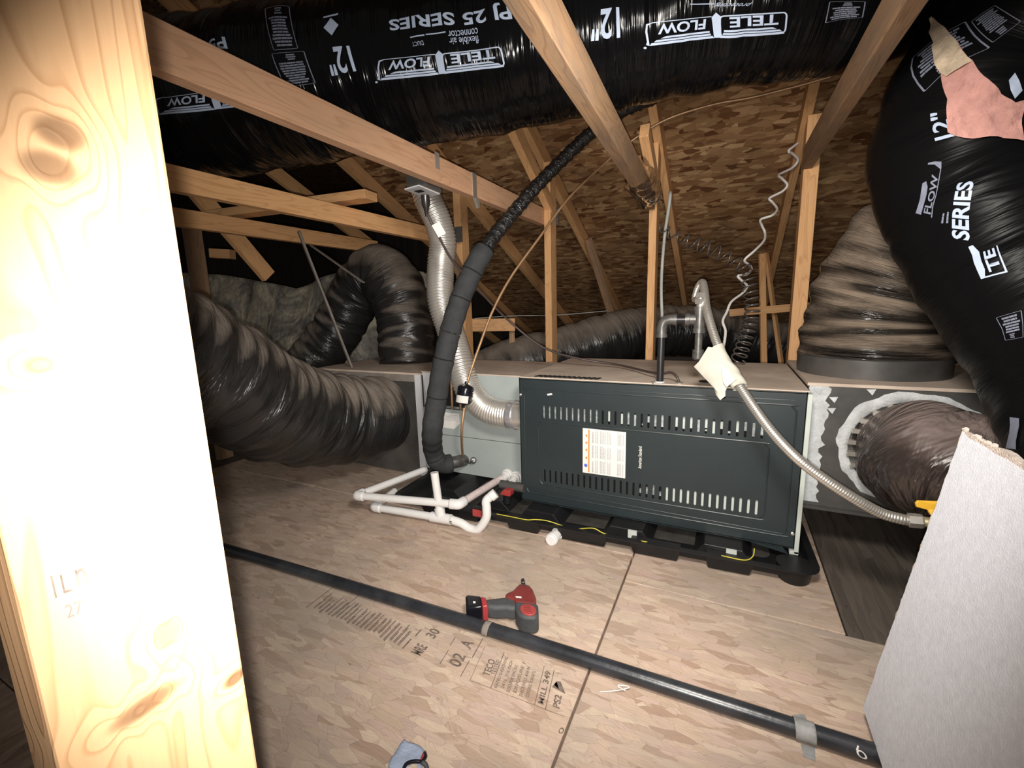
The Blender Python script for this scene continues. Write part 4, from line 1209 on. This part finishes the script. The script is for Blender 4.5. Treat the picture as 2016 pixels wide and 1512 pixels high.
hx = np.vstack([helix([(-0.3399, 2.361, 1.266), (-0.2577, 2.357, 1.215), (-0.1641, 2.349, 1.168), (-0.0302, 2.357, 1.101), (0.0533, 2.363, 1.039)], [.014, .026, .032, .030, .026], 9),
                helix([(0.0587, 2.361, 1.016), (0.0851, 2.329, 0.8999), (0.0874, 2.301, 0.809), (0.0652, 2.26, 0.7152), (0.0407, 2.208, 0.6283)], .030, 14)])
bc = MB().sweep(Sweep([tuple(p) for p in hx], .0036, step=.006, up=(0, -1, 0)), 8)
tag(bc.ob('coiled_cord', M_COIL, smooth='all'), 'springy black coiled cord bunched up behind the gas hose', 'cord')
cd = MB().tube([(-0.2923, 2.393, 1.426), (-0.2939, 2.382, 1.373), (-0.3141, 2.397, 1.21), (-0.323, 2.405, 0.9885), (-0.3075, 2.373, 0.7847), (-0.304, 2.345, 0.6321)], .0075, 14, .02).ob('conduit', M_CONDUIT, smooth='all')
tag(cd, 'pale conduit standing just right of the stud behind the gas riser', 'conduit')
tag(MB().tube([(-1.715, 2.874, 0.8167), (-1.457, 3.003, 0.8277), (-1.15, 3.154, 0.8261), (-0.8247, 3.319, 0.8463)], .003, 6).ob('wire', M_CONDUIT, smooth='all'), 'thin grey wire strung level under the roof behind the copper tube', 'wire')
# loose clear film on the far end of the middle brace
cf = MB()
for k, (pt, r) in enumerate((((-0.4494, 2.154, 1.469), .07), ((-0.4189, 2.323, 1.389), .075))):
    pass
Scf = Sweep([(-.352, 1.86, 1.398), (-.366, 2.05, 1.399), (-.380, 2.30, 1.400)], [.052, .058, .054], step=.012, up=(0, 0, 1), w=((.006, 40, 2, .3), (.005, 75, 3, 1.2)))
tag(MB().sweep(Scf, 30, cap=False).ob('clear_film', M_CLEAR, smooth='all'), 'crumpled clear film wrapped on the far end of the middle brace', 'film')

# ------------------------------------------------------------------ drain pan and supports
PA = math.radians(1.9)
pan = thing('drain_pan', 'black plastic drain pan under the furnace and coil cabinet', 'pan', (-.5, 1.49, 0))
def pw(x, y, z):                                   # pan frame -> world
    c_, s_ = math.cos(PA), math.sin(PA)
    return (.300+x*c_-y*s_, 1.512+x*s_+y*c_, z)
PL_, PWD = -1.66, .86
def pan_ob(name, b, m, **k):
    for i, v in enumerate(b.v):
        b.v[i] = np.array([pw(*p) for p in v])
    return b.ob(name, m, pan, **k)
def rrect(x0, y0, x1, y1, r, n=6):
    p = []
    for cx_, cy_, a0 in ((x1-r, y1-r, 0), (x0+r, y1-r, 90), (x0+r, y0+r, 180), (x1-r, y0+r, 270)):
        for i in range(n+1):
            a = math.radians(a0+90*i/n)
            p.append((cx_+r*math.cos(a), cy_+r*math.sin(a)))
    return p
b = MB()
def ringz(inset, z, r):
    return [(x, y, z) for x, y in rrect(PL_+inset, inset, -inset, PWD-inset, r)]
b.rings([ringz(0, .053, .06), ringz(0, .058, .06), ringz(.022, .058, .045), ringz(.024, .053, .045), ringz(.030, .020, .04), ringz(.20, .018, .03)], cap=False)
b.rings([ringz(0, .053, .06), ringz(.018, .051, .045), ringz(.022, .026, .04), ringz(.20, .014, .03)], cap=False)
pan_ob('rim', b, M_PAN, smooth=True)
b = MB().box((PL_+.1, .1, .010), (-.1, PWD-.1, .019))
pan_ob('tray_floor', b, M_PAN_IN)
b = MB()
for x0, x1 in ((-.86, -.665), (-.585, -.41), (-.335, -.185), (-1.08, -.93), (-1.5, -1.2)):
    bb = [(x0, .012), (x1, .012), (x1, .05), (x0, .05)]
    lo = [(x0+.012, .018, .002), (x1-.012, .018, .002), (x1-.012, .06, .002), (x0+.012, .06, .002)]
    b.rings([[(x0, .004, .053), (x1, .004, .053), (x1, .06, .053), (x0, .06, .053)], lo])
o = pan_ob('wall_block', b, M_PAN, bevel=.006)
b = MB()
b.lathe((-.068, .062, .055), (-.068, .062, 0), [(0, .052), (.050, .046), (.058, .042), (.062, .034)], 24)
pan_ob('corner_foot', b, M_PAN, smooth=True)
# supports in the pan
def support(x, y0, y1, label):
    b = MB()
    b.prism([(x-.085, .020), (x+.085, .020), (x+.045, .060), (x-.045, .060)], y0, y1, axis=1)
    o = b.ob('equipment_support', M_PAN, bevel=.004)
    return tag(o, label, 'support')
support(-1.16, 1.62, 2.1, 'black wedge support under the coil cabinet, behind the upright drain stub')
support(-.90, 1.60, 2.1, 'black wedge support beside the red float switch')
MB_ = None
for x, l in ((-.66, 'black wedge support under the left end of the furnace'), (-.31, 'black wedge support under the middle of the furnace, with a grey clip'), (.02, 'black wedge support under the right part of the furnace, with a grey clip')):
    b = MB().prism([(x-.095, .020), (x+.095, .020), (x+.060, .068), (x-.060, .068)], 1.56, 1.76, axis=1)
    o = tag(b.ob('equipment_support', M_PAN, bevel=.003), l, 'support')
    if x > -.5:
        MB().box((x+.010, 1.552, .020), (x+.042, 1.559, .068)).ob('clip', M_CASE_EDGE, o)
# lower apron of the furnace between supports
MB().prism([(-.775, .07), (.20, .07), (.22, .045), (.10, .066), (-.77, .066)], 1.640, 1.650, axis=1).ob('bottom_lip', M_GREEN, fur)

# yellow sensor wire lying along the rim
yw = [pw(-1.12, .012, .061), pw(-1.05, .012, .0605), pw(-.985, .012, .060), pw(-.95, .015, .066), pw(-.90, .018, .068), pw(-.84, .026, .054), pw(-.81, .032, .044), pw(-.785, .03, .050), pw(-.72, .018, .072), pw(-.685, .016, .062), pw(-.655, .03, .050), pw(-.60, .045, .036), pw(-.56, .035, .048), pw(-.535, .012, .0600), pw(-.51, .03, .050), pw(-.46, .05, .034), pw(-.36, .06, .034), pw(-.30, .04, .046), pw(-.275, .014, .0595), pw(-.215, .012, .0600), pw(-.19, .035, .066), pw(-.185, .055, .085)]
tag(MB().tube(yw, .0018, 8, .006).ob('sensor_wire', M_YELLOW, smooth='all'), 'thin yellow wire trailing along the front rim of the drain pan', 'wire')
# float switch
fs = thing('float_switch', 'red and black float switch clipped to the pan rim by the drain trap', 'switch', pw(-1.20, .03, .02))
c = Vector((-0.8987, 1.475, 0.0598))
MB().box((c.x-.026, c.y-.012, c.z-.022), (c.x+.026, c.y+.02, c.z+.020)).ob('body', M_PAN, fs, bevel=.003)
MB().box((c.x-.020, c.y-.016, c.z-.014), (c.x+.024, c.y-.010, c.z+.016)).ob('red_cover', M_RED, fs, bevel=.002)
sc = thing('switch_cap', 'bright red cap on the dark drain tee beside the furnace door', 'cap', (-0.8399, 1.62, 0.103))
c = Vector((-0.8272, 1.6, 0.1109))
MB().prism([(c.x-.027, c.z-.010), (c.x+.024, c.z-.012), (c.x+.026, c.z+.014), (c.x-.008, c.z+.014)], c.y-.02, c.y+.02, axis=1).ob('cap', M_RED, sc, bevel=.003)
MB().lathe((c.x-.005, c.y+.01, c.z-.055), (c.x-.005, c.y+.01, c.z-.01), [(0, .018), (.045, .018)], 14).ob('stem', M_PAN, sc, smooth=True)
MB().cyl((c.x-.045, c.y+.03, c.z+.016), (c.x+.07, c.y+.03, c.z+.014), .019, 14).ob('tee_body', M_GALV, sc, smooth=True)

# ------------------------------------------------------------------ white drain pipes
pz = .098
dr = thing('drain_line', 'upper white drain pipe making a long dogleg around the pan corner', 'pipe', (-1.0, 1.42, .09))
A0, A1, A2, A3 = (-0.9464, 1.825, 0.084), (-.968, 1.435, pz), (-1.436, 1.335, pz), (-1.345, 1.713, 0.098)
pr_ = .0165
def seg(name, p0, p1, r=pr_, m=None, par=None):
    return MB().cyl(p0, p1, r, 18).ob(name, m or M_PVC, par, smooth=True)
def along(p, q_, d):
    p, q_ = np.array(p), np.array(q_)
    return tuple(p+(q_-p)/np.linalg.norm(q_-p)*d)
seg('pipe', A0, A1, m=M_PVC_OLD, par=dr)
seg('pipe', A1, A2, par=dr)
seg('pipe', A2, A3, par=dr)
def elbow(p, a, b_, par, r=.0215, d=.038):
    MB().tube([along(p, a, d), along(p, a, d*.4), tuple(np.array(p)*.6+np.array(along(p, a, d*.3))*.2+np.array(along(p, b_, d*.3))*.2), along(p, b_, d*.4), along(p, b_, d)], r, 18, .006).ob('elbow', M_PVC, par, smooth='all')
elbow(A1, A0, A2, dr)
elbow(A2, A1, A3, dr)
MB().lathe(along(A0, A1, -.03), along(A0, A1, .02), [(0, .016), (.01, .019), (.05, .019)], 14).ob('clamp', M_PAN, dr, smooth=True)

tp = thing('drain_trap', 'lower white drain pipe with a U-bend trap and upright open stub', 'pipe', (-1.06, 1.43, .02))
ty = 1.435
T0, T1, T2, T3, T4, T5, T6 = (-0.81, 1.46, 0.162), (-0.8371, 1.44, 0.1375), (-0.8398, 1.435, 0.0629), (-0.8746, 1.43, 0.0118), (-0.9537, 1.425, 0.0225), (-0.9999, 1.42, 0.0314), (-1.095, 1.415, 0.0288)
T0 = (T0[0], T0[1], T0[2])
MB().tube([T0, T1, (-0.8367, 1.437, 0.1063), T2, T3, (-0.9147, 1.428, 0.0066), T4, T5], .0178, 20, .006, up=(0, -1, 0)).ob('u_bend', M_PVC, tp, smooth='all')
MB().lathe(along(T0, T1, -.006), along(T0, T1, .022), [(0, .0165), (.002, .0205), (.026, .0205), (.028, .018)], 18).ob('open_socket', M_PVC, tp, smooth=True)
R0, R1 = (-1.051, 1.42, 0.0258), (-1.071, 1.42, 0.2281)
MB().cyl(along(R0, R1, .01), R1, .0165, 20).ob('stub_pipe', M_PVC, tp, smooth=True)
MB().cyl(T5, T6, .0215, 20).lathe(R0, R1, [(0, .0215), (.045, .0215)], 20).ob('tee', M_PVC, tp, smooth=True)
T7 = (-1.391, 1.39, 0.0287)
seg('pipe', T6, T7, par=tp)
T8 = (T7[0]-.03, 1.56, .03)
seg('pipe', T7, T8, par=tp)
elbow(T7, T6, T8, tp)
mk = Vector(along(T5, T6, .004))
# printed marks on the coupling
for k in (-.006, .006):
    Sq = Sweep([T4, T5], .0181, step=.01, up=(0, -1, 0))
    decal('printed_mark', [rect(0, 0, 1, 1)], on_sweep(Sq, (Sq.L*.72, k*30-.1), (Sq.L*.95, k*30-.1), (Sq.L*.72, k*30+.1), (Sq.L*.95, k*30+.1), .0006), M_INK_DK, tp, .01)
cap = thing('drain_plug', 'stubby white capped fitting sticking out of the pan front', 'fitting', (-0.5536, 1.47, 0.0408))
MB().lathe((-0.5586, 1.535, 0.0222), (-0.5667, 1.455, 0.0204), [(0, .020), (.020, .020), (.022, .0235), (.034, .0235), (.036, .0195), (.050, .0195), (.052, .0225), (.088, .0225), (.092, .019)], 20).ob('fitting', M_PVC, cap, smooth=True)
MB().lathe((-0.5654, 1.468, 0.0203), (-0.5668, 1.45, 0.0209), [(0, .024), (.014, .024), (.017, .020)], 20).ob('cap', M_PAPER, cap, smooth=True)

# ------------------------------------------------------------------ things on the floor
pipe_pts = [(-1.95, .895, .019), (-1.64, .905, .019), (-1.2, .922, .019), (-.8, .935, .019), (-.4, .945, .019), (.0, .950, .019), (.45, .955, .019), (.95, .96, .019)]
tag(MB().tube(pipe_pts, .0185, 20, .03).ob('floor_pipe', M_FLOORPIPE, smooth='all'), 'long black pipe lying across the floor in front of the drill', 'pipe')
fp = Sweep(pipe_pts, .019, step=.01)
def tape(name, s0, s1, th0, th1, label, m=M_DUCTTAPE, skew=0):
    o = decal(name, [rect(0, 0, 1, 1)], on_sweep(fp, (s0, th0), (s1, th0), (s0+skew, th1), (s1+skew, th1), .0012), m, None, .01)
    md = o.modifiers.new('solid', 'SOLIDIFY'); md.thickness = .001; md.offset = 1
    return tag(o, label, 'tape')
sT = float(np.interp(.177, fp.P[:, 0], fp.S))
tape('tape_strip', sT-.016, sT+.020, -2.0, 2.3, 'grey duct tape band round the floor pipe near the white board', skew=.006)
sT2 = float(np.interp(-.555, fp.P[:, 0], fp.S))
tape('tape_strip', sT2-.010, sT2+.008, -1.4, 2.2, 'narrow faded tape band on the pipe under the drill battery', M_STRAPDUST, -.006)
# flat tape and scraps
def flat(name, pts, z, label, cat, m, t=.0012):
    return tag(MB().prism([p[:2] for p in pts], z, z+t, axis=2).ob(name, m), label, cat)
flat('tape_strip', [(0.172, 1.007, 0), (0.1937, 1.016, 0), (0.1963, 0.9855, 0), (0.1751, 0.9757, 0)], .0004, 'small grey tape patch on the floor behind the taped pipe', 'tape', M_DUCTTAPE)
flat('tape_strip', [(0.1767, 0.935, 0), (0.2007, 0.9391, 0), (0.1978, 0.9064, 0), (0.1778, 0.9082, 0)], .0004, 'loose tape end on the floor in front of the taped pipe', 'tape', M_DUCTTAPE)
s_ = float(np.interp(.262, fp.P[:, 0], fp.S))
decal('painted_mark', [frame(.2, 0, .8, .75, .12, .12, .28, .34), poly((.2, .6), (.32, .6), (.5, 1.1), (.4, 1.1))], on_sweep(fp, (s_, 1.5), (s_+.028, 1.7), (s_-.004, .6), (s_+.022, .8), .001), M_PAPER, bpy.data.objects['floor_pipe'], .01)
wz = [(-0.2298, 0.8863, 0.002), (-0.2083, 0.8965, 0.003), (-0.1848, 0.9085, 0.006), (-0.1664, 0.9216, 0.01), (-0.1922, 0.9033, 0.02), (-0.1739, 0.9126, 0.004)]
tag(MB().tube(wz, .0014, 6, .004).ob('wire_scrap', M_PAPER, smooth='all'), 'pale wire scrap on the floor just in front of the black pipe', 'wire')

# printing stamped on the floor panels
def stamp(items, p0, px, py_, m=M_STAMP):
    p0, px, py_ = (np.array(a[:2]) for a in (p0, px, py_))
    f = on_plane((p0[0], p0[1], .0008), (*(px-p0), 0), (*(py_-p0), 0))
    return decal('printed_stamp', items, f, m, floor, .5)
r3 = random.Random(3)
# grade stamp: reads away from the camera
g0 = (-.345, .765, 0)
it = [rect(0, .995, 1, 1.0), rect(0, .76, 1, .768), rect(0, .0, .008, 1), rect(0, .295, 1, .302), rect(0, .185, 1, .192), text('TECO', .25, .82, .70, .90, .02), text('TESTED', .33, .775, .75, .815, .01), text('MILL 349', .08, .215, .9, .275, .02), text('PS2', .12, .06, .42, .13, .03), poly((.50, .03), (.75, .10), (.72, .14), (.55, .10), (.62, .16), (.55, .17))]
rows = ['RATED SHEATHING', '24/16  7/16 INCH', 'SIZED FOR SPACING', 'EXPOSURE 1', 'THICKNESS .418 IN', 'CONSTRUCTION SHTG']
for k, t in enumerate(rows):
    it.append(text(t, .06+.05*(k % 2), .70-k*.066, .90-.06*(k % 3), .735-k*.066, .006))
stamp(it, (-0.2825, 0.7927, 0), (-0.3037, 0.9061, 0), (-0.5258, 0.789, 0))
stamp([text('02', 0, 0, .38, 1, .02), text('A', .62, 0, .85, 1, .02), rect(-.1, 1.5, .35, 1.56), rect(.5, 1.6, .8, 1.66), rect(.42, -.5, 1.1, -.42), rect(-.2, -.4, .3, -.34)], (-0.5687, 0.8101, 0), (-0.5812, 0.9147, 0), (-0.605, 0.8114, -0))
it = [text('MRE', .0, .0, .30, .075, .02), text('30', .58, .0, .86, .075, .02), rect(0, .13, .34, .14), rect(.45, .12, .7, .13)]
for k in range(22):
    x0 = r3.uniform(0, .12)
    it.append(rect(x0, .17+k*.036, x0+r3.uniform(.3, .7), .17+k*.036+.007))
    it += bars(x0+.02, .18+k*.036, min(1, x0+.7), .19+k*.036, 1, k, .8, .3, False)
it += [rect(.0, .985, 1, .992), rect(.12, .74, 1.02, .746)]
stamp(it, (-0.6845, 0.8013, 0), (-0.6882, 0.9139, 0), (-1.134, 0.8105, 0))
stamp([frame(0, 0, 1, 1, .2, .2, .5, .5)], (-0.2731, 0.7529, 0), (-0.2738, 0.7677, 0), (-0.2837, 0.7505, 0))

# ------------------------------------------------------------------ cordless driver
dv = thing('cordless_driver', 'red and black cordless driver lying on its side on the floor', 'power tool', (-.5, 1.03, 0))
dm = Vector((-.470, 1.012, 0))
fwd = Vector((-.085, .150, 0)).normalized()
side = Vector((-.955, -.295, 0)).normalized()          # towards the battery
def dl(x, y, z):
    p = dm+fwd*x+side*y
    return (p.x, p.y, z)
def plate(name, out, z0, z1, m, bevel=.004, parent=dv):
    b = MB()
    k = len(out)
    b.add([dl(x, y, z0) for x, y in out]+[dl(x, y, z1) for x, y in out], [tuple(range(k-1, -1, -1)), tuple(range(k, 2*k))]+[(i, (i+1) % k, (i+1) % k+k, i+k) for i in range(k)])
    return b.ob(name, m, parent, smooth=True, bevel=bevel, segs=3)
plate('body', [(.025, -.027), (.06, -.032), (.10, -.026), (.118, -.018), (.118, .016), (.105, .024), (.085, .036), (.07, .058), (.055, .062), (.045, .035), (.03, .03)], .004, .056, M_REDTOOL, .008)
plate('motor_housing', [(-.030, -.015), (-.020, -.030), (.030, -.034), (.034, .0), (.034, .034), (.0, .034), (-.022, .026), (-.030, .01)], .002, .057, M_TOOLGREY, .008)
disc_pts = [(-.002+.023*math.cos(a), -.002+.023*math.sin(a)) for a in np.linspace(0, 2*PI, 24, endpoint=False)]
dsc = plate('motor_cap', disc_pts, .050, .0605, M_REDDISC, .002)
for k in range(4):
    x = -.012+k*.007
    plate('vent_slot', [(x, -.010), (x+.0025, -.010), (x+.0025, .009), (x, .009)], .0605, .0612, M_REDTOOL, 0, dsc)
plate('grip', [(.020, .022), (.058, .030), (.062, .055), (.054, .085), (.042, .125), (.012, .118), (.010, .09), (.016, .06), (.012, .045)], .006, .050, M_TOOLGREY, .010)
plate('trigger', [(.062, .045), (.074, .048), (.070, .072), (.058, .075)], .018, .038, M_TOOLBLACK, .003)
plate('battery_band', [(.044, .120), (.047, .135), (.004, .130), (.008, .113)], .003, .054, M_RED, .004)
plate('battery', [(.048, .134), (.050, .172), (.044, .182), (-.002, .178), (-.006, .165), (.002, .128)], .002, .055, M_TOOLBLACK, .006)
plate('battery_label', [(.012, .150), (.020, .150), (.020, .157), (.012, .157)], .0552, .0560, M_PAPER, 0)
plate('side_badge', [(.050, .012), (.056, .012), (.056, .030), (.050, .028)], .056, .0568, M_PAPER, 0)
cb = Vector(dl(.112, -.002, .03)); ce = Vector(dl(.145, -.002, .03))
MB().lathe(cb, ce, [(0, .021), (.010, .020), (.022, .014), (.028, .010), (.034, .009)], 20).ob('chuck', M_MALL, dv, smooth=True)
MB().lathe(dl(.142, -.002, .03), dl(.180, -.002, .03), [(0, .0045), (.016, .0045), (.018, .0065), (.036, .0065)], 6).ob('bit', M_CORD_B, dv)

# cloth at the lower edge
rag = thing('glove', 'blue-grey cloth work glove with dark trim, cut off by the bottom edge', 'glove', (-0.532, 0.5761, 0))
def blob(name, pts, h, m, seed):
    c = np.mean([p[:2] for p in pts], 0)
    b = MB()
    R = []
    for t, z in ((1.0, .001), (1.0, h*.5), (.86, h*.85), (.6, h), (.3, h*.96)):
        R.append([(c[0]+(p[0]-c[0])*t, c[1]+(p[1]-c[1])*t, z) for p in pts])
    b.rings(R)
    o = b.ob(name, m, rag, smooth='all')
    o.modifiers.new('sub', 'SUBSURF').levels = 2
    o.modifiers['sub'].render_levels = 2
    return o
blob('cloth', [(-0.5554, 0.5275, 0), (-0.5696, 0.5465, 0), (-0.5667, 0.5613, 0), (-0.5712, 0.5822, 0), (-0.5713, 0.6002, 0), (-0.5595, 0.5923, 0), (-0.5423, 0.599, 0), (-0.5241, 0.5992, 0), (-0.5113, 0.5958, 0), (-0.4989, 0.5726, 0), (-0.4968, 0.5442, 0)], .018, M_RAG, 1)
MB().tube([(-0.5273, 0.5403, 0.012), (-0.5242, 0.5498, 0.022), (-0.5116, 0.5592, 0.024), (-0.5, 0.5664, 0.022), (-0.4993, 0.5784, 0.02), (-0.5085, 0.5868, 0.016)], .0035, 10, .004).ob('trim', M_TOOLBLACK, rag, smooth='all')
MB().tube([(-0.5, 0.5662, 0.021), (-0.4907, 0.5667, 0.018), (-0.481, 0.5599, 0.014)], .0045, 10, .004).ob('trim', M_TOOLGREY, rag, smooth='all')
MB().tube([(-0.5019, 0.5657, 0.023), (-0.5062, 0.581, 0.021)], .0025, 8, .004).ob('stitching', M_REDDISC, rag, smooth='all')
MB().prism([(-0.5195, 0.5453, 0.02)[:2], (-0.5145, 0.5561, 0.02)[:2], (-0.5041, 0.5587, 0.02)[:2], (-0.4916, 0.5395, 0.02)[:2], (-0.5093, 0.5313, 0.02)[:2]], .016, .0205, axis=2).ob('label_patch', M_STRAW, rag)

# ------------------------------------------------------------------ white board in the right foreground
bd = thing('wall_board', 'large white plasterboard offcut leaning in the right foreground', 'board', (.30, .62, .036))
B0, T0b = np.array((.299, .036)), np.array((.388, .656))
dirv = (T0b-B0)/np.linalg.norm(T0b-B0)
nv = np.array((dirv[1], -dirv[0]))                    # to the right, away from the camera
Yb0, Yb1 = .15, 1.05
r_ = random.Random(12)
L_ = np.linalg.norm(T0b-B0)
def bp(s, y, t):
    q_ = B0+dirv*s+nv*t
    return (q_[0], y, q_[1])
# core with ragged far and top edges
nn = 40
edge = [(L_*i/nn, Yb1+r_.uniform(-.004, .003)) for i in range(nn+1)]+[(L_+r_.uniform(-.004, .006), Yb1-(Yb1-Yb0)*i/50) for i in range(1, 51)]+[(0, Yb0)]
k = len(edge)
b = MB()
b.add([bp(s, y, .0006) for s, y in edge]+[bp(s, y, .0125) for s, y in edge], [tuple(range(k)), tuple(range(2*k-1, k-1, -1))]+[(i, i+k, (i+1) % k+k, (i+1) % k) for i in range(k)])
b.ob('core', M_GYPSUM, bd)['label'] = 'crumbly cut edge of the board'
edge = [(L_*i/nn+.000, Yb1-.003+r_.uniform(-.002, .0015)) for i in range(nn+1)]+[(L_-.006+r_.uniform(-.002, .002), Yb1-.008-(Yb1-Yb0-.01)*i/50) for i in range(1, 51)]+[(0, Yb0)]
b = MB()
b.add([bp(s, y, 0) for s, y in edge]+[bp(s, y, .0008) for s, y in edge], [tuple(range(k)), tuple(range(2*k-1, k-1, -1))]+[(i, i+k, (i+1) % k+k, (i+1) % k) for i in range(k)])
b.ob('face_paper', M_BOARD, bd)
b = MB()
for i in range(14):
    s, y = L_+r_.uniform(-.004, .004), Yb1-r_.uniform(0, .12)
    b.lathe(bp(s-.004, y, .004), bp(s+.006, y+.002, .008), [(0, .003), (.003, .006), (.008, .003)], 6)
b.ob('crumb', M_GYPSUM, bd)['kind'] = 'stuff'

# worn ink on the near post
post = bpy.data.objects['post']
pf = lambda a, b_, c: on_plane((-.2797, a[1], a[2]), (0, b_[1]-a[1], b_[2]-a[2]), (0, c[1]-a[1], c[2]-a[2]))
decal('ink_mark', [rect(0, 0, .06, 1), text('L', .25, .1, .5, .95), text('n', .68, .2, .98, 1)], pf((-0.28, 0.073, 0.7697), (-0.28, 0.0854, 0.7671), (-0.28, 0.073, 0.7813)), M_STAMP, post, .2)
decal('ink_mark', [text('27', 0, 0, 1, 1)], pf((-0.28, 0.0754, 0.7572), (-0.28, 0.0814, 0.7563), (-0.28, 0.0754, 0.7643)), M_STAMP, post, .2)
